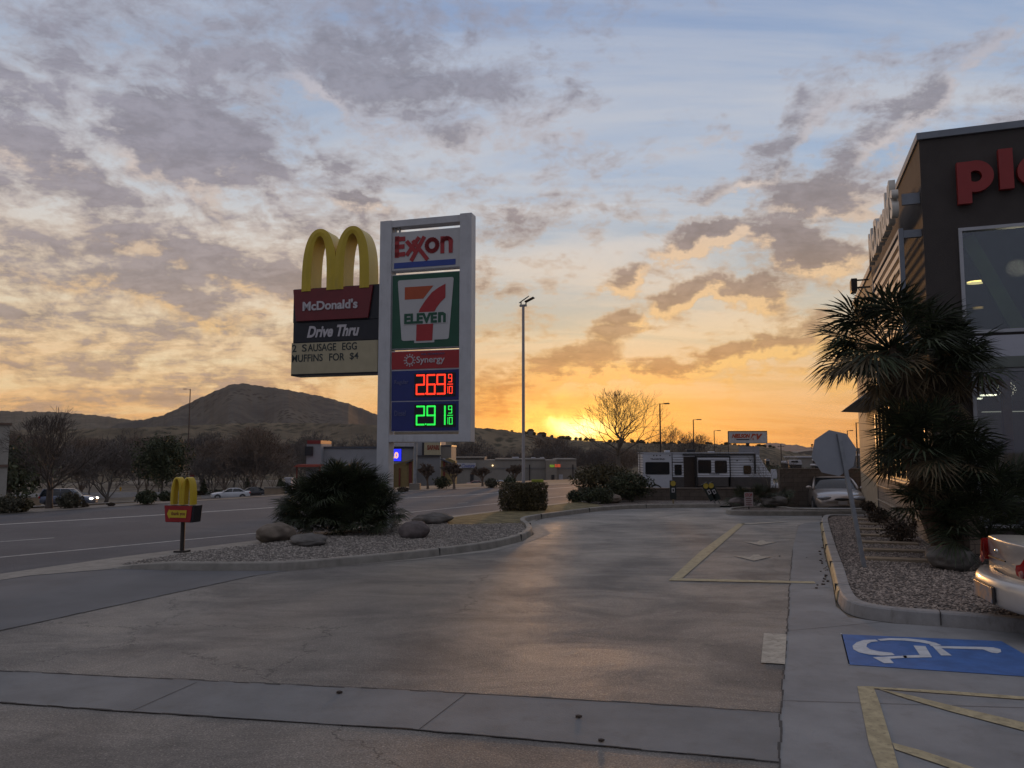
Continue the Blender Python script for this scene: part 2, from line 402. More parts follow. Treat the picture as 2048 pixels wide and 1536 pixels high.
# road, following the fall of the ground at its far end
def road_strip(name, m, near, far, z, n=40):
    mb = MB()
    def res(path):
        L_ = [0]
        for a, b in zip(path, path[1:]): L_.append(L_[-1]+hypot(b[0]-a[0], b[1]-a[1]))
        o = []
        for i in range(n+1):
            s_ = L_[-1]*i/n; k = next(j for j in range(1, len(L_)) if L_[j] >= s_-1e-6)
            f = (s_-L_[k-1])/(L_[k]-L_[k-1]); a, b = path[k-1], path[k]
            o.append((a[0]+(b[0]-a[0])*f, a[1]+(b[1]-a[1])*f))
        return o
    A, B = res(near), res(far); K = 6
    for a, b in zip(A, B):
        for k in range(K+1):
            x, y = a[0]+(b[0]-a[0])*k/K, a[1]+(b[1]-a[1])*k/K
            mb.v.append((x, y, terrain(x, y)+z))
    mb.f = [(i*(K+1)+k, (i+1)*(K+1)+k, (i+1)*(K+1)+k+1, i*(K+1)+k+1) for i in range(n) for k in range(K)]
    return struct(mb.build(name, m))
near_edge = gl((-600, 1245), (-200, 1178), (60, 1140), (260, 1112), (515, 1081), (720, 1054), (890, 1034), (1020, 1018), (1143, 1003.5), (1260, 991))+[(14.5, 64), (24, 84), (46, 130)]
far_edge = gl((-600, 1072), (-200, 1043), (0, 1029), (300, 1008), (560, 990), (787, 983), (1000, 975), (1166, 966.5), (1240, 963))+[(20, 96), (42, 138)]
road_strip('road', M_road, near_edge, far_edge, -.015, 60)
def along(path, off, a=0., b=1.):
    out = []
    for i, p in enumerate(path):
        q0 = path[max(i-1, 0)]; q1 = path[min(i+1, len(path)-1)]
        d = Vector((q1[0]-q0[0], q1[1]-q0[1])).normalized(); out.append((p[0]-d.y*off, p[1]+d.x*off))
    return out
def line_strip(name, m, path, w, z=-.011, n=40): return road_strip(name, m, path, along(path, w), z, n)
M_line = mat('road_paint', (.36, .35, .33), .7, var=.2, scale=6, dirt=.5)
line_strip('road_marking', M_line, gl((-300, 1145), (0, 1114), (280, 1088), (565, 1061), (794, 1027), (1009, 1005), (1150, 990), (1240, 981)), .13)
line_strip('road_marking', M_line, gl((-300, 1062), (0, 1049), (300, 1031), (560, 1014)), .26)
line_strip('road_marking', M_line, gl((790, 997), (950, 989), (1130, 975), (1240, 967)), .22)
line_strip('road_marking', M_line, gl((0, 1083), (110, 1075)), .12, n=4)
line_strip('road_marking', M_line, gl((918, 1006), (938, 1005)), .12, n=4)
# far pavement and median
M_far_conc = mat('far_pavement', (.19, .17, .145), .85, var=.15, scale=1)
line_strip('far_pavement', M_far_conc, far_edge, 1.7, -.004, 60)
M_lane = asphalt_mat('side_road', (.14, .135, .13), (.19, .18, .17), crack=False, rough=.8)
def patch(name, m, quad, z, n=24, mm=10):
    mb = MB(); a, b, c_, d = quad
    for i in range(n+1):
        for j in range(mm+1):
            f, g = i/n, j/mm
            x = (a[0]*(1-f)+b[0]*f)*(1-g)+(d[0]*(1-f)+c_[0]*f)*g; y = (a[1]*(1-f)+b[1]*f)*(1-g)+(d[1]*(1-f)+c_[1]*f)*g
            mb.v.append((x, y, terrain(x, y)+z))
    mb.f = [(i*(mm+1)+j, (i+1)*(mm+1)+j, (i+1)*(mm+1)+j+1, i*(mm+1)+j+1) for i in range(n) for j in range(mm)]
    return struct(mb.build(name, m))
def hq(*p): return [hit(*q)[:2] for q in p]
patch('side_road', M_lane, hq((-100, 1021), (560, 988), (560, 981.5), (-100, 988)), -.002, 40, 14)
patch('median', M_soil, hq((-200, 1026), (520, 994), (400, 988), (-200, 1016)), -.001, 40, 6)
# near pavement between road and planted island
walk = road_strip('pavement', M_conc2, gl((-600, 1262), (-200, 1192), (60, 1152), (232, 1138), (370, 1112), (520, 1093), (720, 1063), (890, 1040), (1020, 1023), (1143, 1008), (1240, 996)),
                  near_edge[:10], .01, 50)
# driveway apron
struct(MB().sheet(gl((-600, 1262), (-200, 1186), (0, 1157), (232, 1136.5), (400, 1142), (575, 1142), (508, 1152), (298, 1197), (0, 1262), (-600, 1390)), .004).build('driveway_apron', M_apron))
# island: gravel bed and lawn
kerb_path = gl((225, 1138), (400, 1142), (575, 1141), (660, 1133), (830, 1117), (980, 1098), (1045, 1082), (1068, 1068), (1062, 1055), (1048, 1047), (1062, 1040), (1150, 1028), (1215, 1020), (1290, 1016), (1440, 1015))
def smooth_path(p, it=3):
    for _ in range(it):
        q = [p[0]]
        for a, b in zip(p, p[1:]): q += [(a[0]*.75+b[0]*.25, a[1]*.75+b[1]*.25), (a[0]*.25+b[0]*.75, a[1]*.25+b[1]*.75)]
        p = q+[p[-1]]
    return p
def kerb(name, path, w=.15, h=.14, m=M_conc2, side=1, taper=0, lean=.03):
    mb = MB(); prof = [(0, -.02), (lean, h-.02), (lean+.02, h), (w-.01, h), (w, h-.01), (w, -.02)]
    N_ = len(path)
    offs = [along(path, o*side) for o, _ in prof]
    for i in range(N_):
        k = min(1, (i+.15)/taper) if taper else 1
        for (o, z), pp in zip(prof, offs): mb.v.append((*pp[i], z*k if z > 0 else z))
    P = len(prof)
    mb.f = [(i*P+j, (i+1)*P+j, (i+1)*P+j+1, i*P+j+1) for i in range(N_-1) for j in range(P-1)]
    mb.f += [tuple(range(P)), tuple((N_-1)*P+j for j in range(P))[::-1]]
    return struct(mb.build(name, m))
kp = smooth_path(kerb_path)
kerb('kerb', kp, .17, .14, side=1, taper=9)
def kerb_joints(path, w, h, step=3.05):
    mb = MB(); acc = 0
    for (ax, ay), (bx1, by1) in zip(path, path[1:]):
        l = hypot(bx1-ax, by1-ay); 
        if l < 1e-6: continue
        acc += l
        if acc > step:
            acc = 0; d = Vector((bx1-ax, by1-ay)).normalized(); M = Matrix.Translation((ax, ay, 0)) @ Matrix.Rotation(atan2(d.y, d.x), 4, 'Z')
            mb.box(-.006, .006, -.004, w+.004, 0, h+.003, M)
    return struct(mb.build('kerb_joint', M_joint))
kerb_joints(kp[22:], .17, .14)
# gutter pan beside the bulb of the kerb
struct(MB().sheet(gl((660, 1134), (830, 1118), (980, 1099), (1045, 1083), (1068, 1069), (1062, 1056), (1048, 1048), (1062, 1041), (1082, 1036), (1066, 1044), (1082, 1052), (1103, 1066), (1066, 1081), (985, 1103), (830, 1120)), .004).build('gutter', M_conc2))
def inset(path, off): return along(path, off)
ins = inset(kp, .16)
gi = [p for p in ins if p[1] < G(1048, 1056)[1]]
grav = gi+gl((1040, 1051), (900, 1054), (880, 1042), (720, 1063), (520, 1093), (370, 1112))
struct(MB().sheet(grav, .06).build('gravel_bed', M_gravel))
li = [p for p in ins if p[1] >= G(1048, 1058)[1]][:]
M_lawn = mat('dry_lawn', (.13, .115, .05), .95, var=.4, scale=3, bump=.8, bscale=60, col2=(.16, .13, .06))
lawn = [G(900, 1054), G(1040, 1051)]+[p for p in li if p[1] < G(1200, 1019)[1]]+gl((1195, 1012), (1160, 1006.5), (1020, 1023.5), (890, 1040.5))
struct(MB().sheet(lawn, .065).build('lawn', M_lawn))
struct(MB().sheet(gl((1160, 1007), (1300, 996), (1560, 1001), (1560, 1013.5), (1290, 1014.5), (1200, 1018.5)), .05).build('gravel_bed', M_gravel2))

# concrete strip along the building and the stalls
cs = gl((1639, 1043), (1610, 1046), (1597, 1052), (1585, 1099), (1579, 1174), (1575, 1248), (1566, 1360), (1560, 1440))+[(bx_, by_), (bx_+.05, -14), (30, -14), (30, 9.2)]+gl((2130, 1275), (1904, 1256), (1780, 1247), (1697, 1235), (1672, 1213), (1664, 1160), (1649, 1111))
struct(MB().sheet(cs, .005).build('concrete_paving', M_conc))
struct(MB().sheet(gl((-1200, 1275), (-600, 1306), (0, 1343), (920, 1387), (1300, 1409), (1563, 1428), (1560, 1525), (1374, 1509), (1200, 1493), (825, 1460), (222, 1422), (0, 1406), (-600, 1358), (-1200, 1310)), .006).build('drain_channel', mat('channel_concrete', (.16, .163, .163), .72, var=.14, scale=1.5, bump=.25, bscale=60, dirt=.35)))
jb = MB()
def jline(a, b, w=.02, z=.009, wob=0):
    p, q = G(*a), G(*b); d = Vector((q[0]-p[0], q[1]-p[1])); l = d.length; d.normalize(); n_ = Vector((-d.y, d.x)); N_ = max(2, int(l/.15))
    w *= .6
    for i in range(N_):
        a0 = Vector(p)+d*l*i/N_; a1 = Vector(p)+d*l*(i+1)/N_
        w0 = w*(1+rnd.uniform(-.4, .6)*wob); o = n_*rnd.uniform(-.01, .01)*wob
        jb.add([(*(a0-n_*w0/2+o), z), (*(a1-n_*w0/2+o), z), (*(a1+n_*w0/2+o), z), (*(a0+n_*w0/2+o), z)], [(0, 1, 2, 3)])
for a, b, w, k in [((263, 1424), (394, 1366), .012, 0), ((838, 1461), (933, 1388), .012, 0), ((1575, 1263), (1780, 1244), .012, 0), ((1566, 1403), (2300, 1425), .012, 0),
                ((1585, 1099), (1579, 1174), .02, 1), ((1579, 1174), (1575, 1248), .022, 1), ((1575, 1248), (1566, 1360), .02, 1), ((1566, 1360), (1561, 1430), .018, 1), ((1561, 1430), (1556, 1700), .025, 1),
                ((-600, 1306), (0, 1343), .03, 1), ((0, 1343), (920, 1387), .035, 1), ((920, 1387), (1300, 1409), .035, 1), ((1300, 1409), (1563, 1428), .03, 1),
                ((0, 1406), (222, 1422), .03, 1), ((222, 1422), (825, 1460), .02, 1), ((825, 1460), (1374, 1509), .02, 1), ((1374, 1509), (1558, 1525), .02, 1), ((0, 1262), (298, 1197), .02, 1), ((298, 1197), (508, 1152), .02, 1), ((1664, 1160), (1581, 1158), .012, 0), ((1660, 1176), (1581, 1180), .012, 0)]:
    jline(a, b, w, .009, k)
struct(jb.build('paving_joint', M_joint))
def paint(name, m, *pts): return struct(MB().sheet(gl(*pts), .010).build(name, m))
paint('stall_marking', M_paint_y, (1337, 1162), (1364, 1158), (1432, 1098), (1490, 1047), (1476, 1048), (1400, 1104))
paint('stall_marking', M_paint_y, (1364, 1158), (1628, 1164), (1632, 1168), (1337, 1162))
paint('stall_marking', M_paint_w, (1478, 1049), (1490, 1047), (1570, 1043.5), (1575, 1044.5), (1500, 1049))
M_arrow = M_paint_w
paint('arrow_marking', M_arrow, (1465, 1112), (1500, 1114.5), (1507, 1110), (1517, 1110), (1523, 1114), (1544, 1114), (1508, 1122.5))
paint('arrow_marking', M_arrow, (1487, 1084), (1514, 1085.5), (1519, 1081.5), (1528, 1081.5), (1532, 1084.5), (1554, 1084.5), (1521, 1091.5))
paint('white_marking', M_paint_w, (1528, 1268), (1573, 1270), (1570, 1330), (1522, 1327))
# accessible parking symbol
M_blue = mat('blue_paint', (.04, .12, .34), .6, var=.16, scale=5, dirt=.12)
M_sym = mat('symbol_paint', (.52, .54, .56), .7, var=.12, scale=9, dirt=.25)
paint('accessible_bay_marking', M_blue, (1682, 1270), (2003, 1284), (2110, 1345), (2125, 1360), (1697, 1331))
def q7(x, y): return (1200+x*.4141, 1000+y*.4141)
def paint2(m, pts): return struct(MB().sheet([G(*q7(*p)) for p in pts], .014).build('accessible_symbol', m))
def arc7(cx, cy, rx, ry, a0, a1, n=18): return [(cx+rx*cos(R(a0+(a1-a0)*i/n)), cy+ry*sin(R(a0+(a1-a0)*i/n))) for i in range(n+1)]
paint2(M_sym, [(1330, 680), (1275, 682), (1240, 693), (1220, 710), (1224, 727), (1250, 742), (1300, 753), (1360, 758), (1425, 756), (1410, 744), (1350, 738), (1305, 728), (1287, 715), (1290, 702), (1310, 692), (1345, 688)])
paint2(M_sym, [(1340, 678), (1400, 673), (1480, 674), (1560, 682), (1620, 695), (1650, 708), (1600, 712), (1590, 702), (1540, 692), (1470, 685), (1400, 683), (1355, 686)])
paint2(M_sym, [(1605, 711), (1860, 716), (1900, 718), (1935, 727), (1938, 740), (1920, 747), (1890, 743), (1850, 728), (1650, 722), (1700, 758), (1648, 757)])
paint2(M_sym, [(1514, 709), (1572, 712), (1604, 766), (1470, 769), (1462, 758), (1545, 755)])
paint2(M_sym, [(1318, 766), (1480, 758), (1484, 768), (1400, 773), (1420, 795), (1372, 795)])
paint('accessible_symbol', M_sym, (1681, 1268), (1684, 1268), (1700, 1332), (1697, 1332))
def paint3(*pts): return struct(MB().sheet([G(*q7(*p)) for p in pts], .012).build('hatch_marking', M_paint_y))
paint3((1243, 905), (1320, 906), (1350, 985), (1410, 1180), (1450, 1330), (1470, 1420), (1370, 1420), (1340, 1300), (1300, 1190))
struct(MB().sheet([G(*q7(*p)) for p in [(1318, 908), (1700, 930), (2300, 975), (2300, 990), (1700, 944), (1325, 917)]], .0125).build('hatch_marking', M_paint_y))
struct(MB().sheet([G(*q7(*p)) for p in [(1340, 917), (1500, 950), (1700, 1000), (2060, 1085), (2060, 1125), (1700, 1030), (1480, 965)]], .013).build('hatch_marking', M_paint_y))
struct(MB().sheet([G(*q7(*p)) for p in [(1412, 1180), (1560, 1220), (1800, 1300), (2000, 1380), (1960, 1400), (1740, 1320), (1425, 1212)]], .013).build('hatch_marking', M_paint_y))
# building-side planter
k2 = smooth_path(gl((1765, 1040), (1655, 1037), (1641, 1042), (1643, 1062), (1652, 1108), (1665, 1157), (1673, 1205), (1697, 1229), (1780, 1243), (1904, 1252), (2080, 1268)))
kerb('kerb', k2, .2, .15, m=mat('kerb_new_concrete', (.26, .255, .25), .75, var=.15, scale=4, bump=.25, bscale=50, dirt=.5), side=1)
kerb_joints(k2, .2, .15, 2.4)
struct(MB().sheet(along(k2, .19)+gl((2300, 1200), (1890, 1105), (1760, 1028)), .10).build('gravel_bed', M_gravel2))
kerb('kerb_paint', smooth_path(gl((1640.5, 1052), (1651.2, 1108), (1664, 1157), (1671.5, 1200))), .11, .143, m=M_paint_y, side=1, lean=.027)
# drive-thru island near the silver car
k3 = smooth_path(gl((1760, 1030.5), (1600, 1031), (1470, 1031), (1447, 1027), (1462, 1022), (1530, 1018.5), (1575, 1021), (1600, 1026), (1760, 1026)))
kerb('kerb', k3, .18, .15, side=-1)
struct(MB().sheet(along(k3, -.17), .10).build('gravel_bed', M_gravel2))
patch('drive_lane', M_lane, hq((1600, 1016), (1745, 1016), (1745, 1006), (1600, 1006)), -.0, 12, 8)
# stones scattered over the beds, debris on the lot
def scatter(name, poly, n, smin, smax, z, m, seed):
    rg = random.Random(seed); xs = [p[0] for p in poly]; ys = [p[1] for p in poly]; mb = MB(); k = 0
    def inside(x, y):
        c_ = False
        for (x1, y1), (x2, y2) in zip(poly, poly[1:]+poly[:1]):
            if (y1 > y) != (y2 > y) and x < (x2-x1)*(y-y1)/(y2-y1)+x1: c_ = not c_
        return c_
    while k < n:
        x, y = rg.uniform(min(xs), max(xs)), rg.uniform(min(ys), max(ys))
        if not inside(x, y): continue
        k += 1; s_ = rg.uniform(smin, smax); t_ = rg.uniform(0, 3); ct, st_ = cos(t_), sin(t_)
        pts = [(1, 0, 0), (0, .75, 0), (-.9, .1, 0), (-.1, -.8, 0), (0, 0, .6), (0, 0, -.4)]
        pts = [(a+rg.uniform(-.2, .2), b+rg.uniform(-.2, .2), c_) for a, b, c_ in pts]
        mb.add([(x+s_*(a*ct-b*st_), y+s_*(a*st_+b*ct), z+s_*c_) for a, b, c_ in pts], [(0, 1, 4), (1, 2, 4), (2, 3, 4), (3, 0, 4), (1, 0, 5), (2, 1, 5), (3, 2, 5), (0, 3, 5)])
    o = mb.build(name, m); o['kind'] = 'stuff'; return o
M_st1 = mat('stone_grey', (.27, .245, .215), .9, var=.2, scale=8, island=.5)
M_st2 = mat('stone_tan', (.27, .225, .19), .9, var=.2, scale=8, island=.55)
tag(scatter('gravel', [p[:2] for p in grav], 14000, .014, .034, .068, M_st1, 3), 'loose grey gravel covering the island by the road', 'gravel')
k2i = along(k2, .21)
tag(scatter('gravel', k2i[14:]+gl((2060, 1190), (1880, 1120), (1765, 1034)), 13000, .014, .034, .108, M_st2, 4), 'loose tan gravel in the planter beside the restaurant', 'gravel')
M_leaf_d = mat('dead_leaf', (.055, .04, .03), .9, var=.3, scale=5)
db = MB(); rg = random.Random(11)
for i in range(66):
    px, py = (rg.gauss(1652, 14), rg.uniform(1075, 1180)) if i < 62 else (rg.uniform(200, 1560), rg.uniform(1080, 1530))
    if i < 62 and px > 1650+(py-1075)*.1: continue
    x, y = G(px, py); s_ = rg.uniform(.012, .035)
    db.blob((x, y, .018), (s_, s_*.7, s_*.4), 5, 3)
o = db.build('leaf_litter', M_leaf_d); o['kind'] = 'stuff'; tag(o, 'dead leaves and crumbs blown along the kerb', 'litter')

# ================================================================== hills
def hill(name, prof, r_foot, r_top, m, noise=.03, seed=0, back=1.6, nr=14, az_step=2):
    """prof: list of (px, py) along the skyline; the slope rises from r_foot to the ridge at r_top"""
    rg = random.Random(seed); ph = [rg.uniform(0, 6.28) for _ in range(9)]
    mb = MB(); x0, x1 = prof[0][0], prof[-1][0]; n = int((x1-x0)/az_step); cols = n+1
    for j in range(nr+5):
        for i in range(cols):
            px = x0+(x1-x0)*i/n; py = lerp_tab(prof, px)
            rt = r_top*(1+.06*sin(px*.011+ph[0])); x, y, z0 = at(px, rt); H = zat(px, py, x, y)
            H += (sin(px*.21+ph[1])*.35+sin(px*.47+ph[2])*.25+sin(px*1.1+ph[3])*.15)*.0011*rt
            if j < nr:
                f = j/(nr-1); r = r_foot+(rt-r_foot)*f
                g = f**1.25
                gul = sin(px*.035+ph[4]+1.1*f)*sin(px*.017+ph[5])*.5+sin(px*.06+ph[6]+1.5*f)*.12
                xx, yy, zb = at(px, r); zb = terrain(*at(px, r_foot)[:2])-1.2
                z = zb+(H-zb)*g+gul*noise*rt*f*(1-f)*1.4
                mb.v.append((xx, yy, z))
            else:
                f = (j-nr+1)/5; xx, yy, _ = at(px, rt*(1+(back-1)*f)); mb.v.append((xx, yy, H*(1-f*f)-10*f*f))
    J = nr+5
    mb.f = [(j*cols+i, j*cols+i+1, (j+1)*cols+i+1, (j+1)*cols+i) for j in range(J-1) for i in range(cols-1)]
    return struct(mb.build(name, m, smooth=True))
def hill_mat(name, a, b_, scrub, sc=.02, cover=.5):
    m = bpy.data.materials.new(name); m.use_nodes = True; t = NT(m.node_tree); bs = t.n['Principled BSDF']
    oc = t.node('ShaderNodeTexCoord').outputs['Object']
    f = t.noise(t.vmath('MULTIPLY', oc, (1, .6, .4)), sc, 7, .65, .3)[0]; st = t.noise(t.vmath('MULTIPLY', oc, (1, 1, .25)), sc*3.5, 6, .65)[0]
    c0 = t.mix(t.rng(t.math('ADD', t.math('MULTIPLY', f, .6), t.math('MULTIPLY', st, .4)), .4, .6), a, b_)
    v = t.node('ShaderNodeTexVoronoi'); v.inputs['Scale'].default_value = .18; t.put(v.inputs['Vector'], t.vmath('MULTIPLY', oc, (1, .5, .6)))
    c0 = t.mix(t.math('MULTIPLY', t.rng(v.outputs['Distance'], .55, .2), t.rng(f, .65-cover*.4, .75-cover*.3)), c0, scrub)
    t.put(bs.inputs['Base Color'], c0); bs.inputs['Roughness'].default_value = 1.; bs.inputs['Specular IOR Level'].default_value = .1
    return m
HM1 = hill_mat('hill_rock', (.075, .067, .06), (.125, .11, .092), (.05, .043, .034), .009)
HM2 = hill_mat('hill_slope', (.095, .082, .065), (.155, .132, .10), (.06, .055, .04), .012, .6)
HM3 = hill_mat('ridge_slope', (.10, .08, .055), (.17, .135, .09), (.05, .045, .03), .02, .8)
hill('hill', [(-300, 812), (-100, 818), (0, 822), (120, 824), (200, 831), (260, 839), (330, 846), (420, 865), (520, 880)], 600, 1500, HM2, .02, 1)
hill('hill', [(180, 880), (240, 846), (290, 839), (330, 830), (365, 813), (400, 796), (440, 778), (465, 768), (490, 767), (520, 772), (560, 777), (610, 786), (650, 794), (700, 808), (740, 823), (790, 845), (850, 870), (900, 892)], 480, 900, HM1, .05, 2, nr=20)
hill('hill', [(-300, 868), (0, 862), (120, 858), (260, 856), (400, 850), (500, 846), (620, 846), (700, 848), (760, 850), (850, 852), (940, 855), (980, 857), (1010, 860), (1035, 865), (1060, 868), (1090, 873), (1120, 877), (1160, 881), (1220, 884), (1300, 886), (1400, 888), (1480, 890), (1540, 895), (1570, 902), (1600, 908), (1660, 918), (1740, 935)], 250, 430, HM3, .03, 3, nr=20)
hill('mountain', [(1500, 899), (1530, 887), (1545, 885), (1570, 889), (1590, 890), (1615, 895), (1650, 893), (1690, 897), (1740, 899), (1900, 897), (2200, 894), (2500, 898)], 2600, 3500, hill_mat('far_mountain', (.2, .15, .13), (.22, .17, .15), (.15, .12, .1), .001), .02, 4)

# ================================================================== plants
M_bark = mat('grey_bark', (.10, .085, .07), .9, var=.3, scale=4, bump=.4, bscale=20)
M_bark2 = mat('thicket_bark', (.115, .10, .09), .9, var=.25, scale=2)
M_bark3 = mat('thicket_red_bark', (.15, .115, .09), .9, var=.25, scale=2)
M_palm = mat('palm_leaf', (.024, .036, .015), .6, var=.3, scale=2, island=.5, col2=(.036, .048, .02))
M_palm_dry = mat('dry_palm_leaf', (.16, .125, .07), .8, var=.3, scale=2, island=.4)
M_palmtrunk = mat('palm_trunk', (.09, .065, .045), .95, var=.35, scale=9, bump=.8, bscale=14)
M_shrub = mat('shrub_leaf', (.035, .050, .022), .7, var=.3, scale=3, island=.5, col2=(.055, .065, .03))
M_shrub2 = mat('olive_leaf', (.075, .072, .045), .7, var=.3, scale=3, island=.5)
M_shrub3 = mat('brown_shrub', (.075, .055, .038), .8, var=.3, scale=3, island=.5)
M_hedge = mat('hedge_leaf', (.06, .055, .024), .7, var=.3, scale=3, island=.5, col2=(.085, .07, .03))

def fan_leaf(mb, base, d, size, nl=16, pet=.5, droop=.25, rg=rnd, spread=115, wid=.016):
    d = Vector(d).normalized(); side = d.cross(Vector((0, 0, 1)))
    side = side.normalized() if side.length > .05 else Vector((1, 0, 0)); up = side.cross(d).normalized()
    roll = rg.uniform(-.5, .5); side, up = side*cos(roll)+up*sin(roll), up*cos(roll)-side*sin(roll)
    b = Vector(base); hub = b+d*size*pet
    w = .012*size
    mb.add([b+side*w, b-side*w, hub-side*w*.6, hub+side*w*.6], [(0, 1, 2, 3)])
    mb.add([b+up*w, b-up*w, hub-up*w*.6, hub+up*w*.6], [(0, 1, 2, 3)])
    for i in range(nl):
        a = R(-spread+2*spread*(i+.5)/nl+rg.uniform(-3, 3)); l = size*.56*(.66+.34*cos(a*.75))*rg.uniform(.86, 1.06)
        v = d*cos(a)+side*sin(a)+up*.12*(1 if i % 2 else -1)*.5
        n_ = v.cross(up).normalized()*wid*size
        m_ = hub+v*l*.55-Vector((0, 0, 1))*droop*l*.12; e = hub+v*l-Vector((0, 0, 1))*droop*l*rg.uniform(.4, .8)
        fold = up*wid*size*.5
        mb.add([hub, m_+n_+fold, m_-n_+fold, e, m_], [(0, 4, 1), (0, 2, 4), (4, 3, 1), (4, 2, 3)])

def fan_palm(name, label, loc, heads, group=None, mt=M_palm, cat='palm', seed=1):
    """heads: (x, y, z, radius, leaves, trunk?)"""
    rg = random.Random(seed); t = thing(name, label, cat, loc, 0, group)
    cr = MB(); dr = MB(); tr = MB()
    for hd_ in heads:
        x, y, z, rad, n, trunk = hd_[:6]; tx_ = hd_[6] if len(hd_) > 6 else 0.
        for i in range(n):
            a = rg.uniform(0, 2*pi); e = math.asin(rg.uniform(-.45 if trunk else -.05, .98))
            d = Vector((cos(a)*cos(e), sin(a)*cos(e), sin(e)))
            s_ = rad*rg.uniform(.82, 1.08)
            fan_leaf(cr if e > -.25 or rg.random() < .4 else dr, (x+d.x*.08, y+d.y*.08, z+d.z*.05), d, s_, rg.choice((22, 24, 27)), rg.uniform(.5, .62), .3 if e > .3 else .5, rg)
        if trunk:
            tr.tube([(x+tx_*(1-k/6)**1.5+rg.uniform(-.02, .02), y, z*k/6) for k in range(7)], [.19+.02*sin(k*3) for k in range(7)], 10)
            for k in range(int(z*26)):
                a = k*2.4; zz = .1+k/26; x = hd_[0]+tx_*(1-min(1, zz/z))**1.5; mbd = Vector((cos(a), sin(a), .55)).normalized()
                tr.add([(x+cos(a)*.17-sin(a)*.05, y+sin(a)*.17+cos(a)*.05, zz), (x+cos(a)*.17+sin(a)*.05, y+sin(a)*.17-cos(a)*.05, zz), (x+cos(a)*.17+mbd.x*.16, y+sin(a)*.17+mbd.y*.16, zz+mbd.z*.16)], [(0, 1, 2)])
            x = hd_[0]
            for k in range(34):
                a = rg.uniform(0, 6.28); d = Vector((cos(a)*.5, sin(a)*.5, -1)); fan_leaf(dr, (x+cos(a)*.15, y+sin(a)*.15, z-rg.uniform(.05, .5)), d, rad*rg.uniform(.4, .75), 9, .4, .2, rg, 70)
    cr.build('crown', mt, t)
    if dr.v: dr.build('dry_fronds', M_palm_dry, t)
    if tr.v: tr.build('trunk', M_palmtrunk, t)
    return t

def leafy(name, label, loc, r, n, m=M_shrub, leaf=.06, cat='shrub', group=None, seed=1, shape=None, stem=True, parent=None, lump=.22, zc=None, partname='foliage'):
    rg = random.Random(seed); mb = MB(); ph = [rg.uniform(0, 6.28) for _ in range(6)]
    zc = r[2] if zc is None else zc
    for i in range(n):
        a = rg.uniform(0, 2*pi); u = rg.uniform(-1, 1); k = rg.random()**.34
        q = 1+lump*(sin(3*a+ph[0])*cos(3*u+ph[1])+.7*sin(6*a+ph[2]+4*u))
        s_ = math.sqrt(1-u*u)
        if shape == 'box': cx_, cy_, cz_ = [max(-1, min(1, w*1.35)) for w in (s_*cos(a), s_*sin(a), u)]
        elif shape == 'cone': cx_, cy_, cz_ = s_*cos(a)*(.75-u*.5), s_*sin(a)*(.75-u*.5), u
        elif shape == 'flare': cx_, cy_, cz_ = s_*cos(a)*(.9+u*.35), s_*sin(a)*(.9+u*.35), max(-1, min(1, u*1.25))
        else: cx_, cy_, cz_ = s_*cos(a), s_*sin(a), u
        c_ = Vector((r[0]*cx_*k*q, r[1]*cy_*k*q, zc+r[2]*cz_*k*(1 if shape == 'box' else q)))
        if c_.z < 0: c_.z = abs(c_.z)*.3
        d = Vector((rg.gauss(0, 1), rg.gauss(0, 1), rg.gauss(.3, 1))).normalized(); e = d.orthogonal().normalized()
        e = e*cos(a*7)+d.cross(e)*sin(a*7); l = leaf*rg.uniform(.6, 1.4)
        mb.add([c_-d*l, c_+e*l*.42, c_+d*l, c_-e*l*.42], [(0, 1, 2, 3)])
    t = parent or thing(name, label, cat, loc, 0, group)
    mb.build(partname, m, t)
    if stem and not parent:
        sb = MB()
        for k in range(5):
            a = k*1.3; sb.tube([(0, 0, -.05), (cos(a)*r[0]*.3, sin(a)*r[1]*.3, zc*.6), (cos(a)*r[0]*.6, sin(a)*r[1]*.6, zc*1.2)], [.025*leaf/.06, .018*leaf/.06, .008], 5)
        sb.build('stem', M_bark, t)
    return t

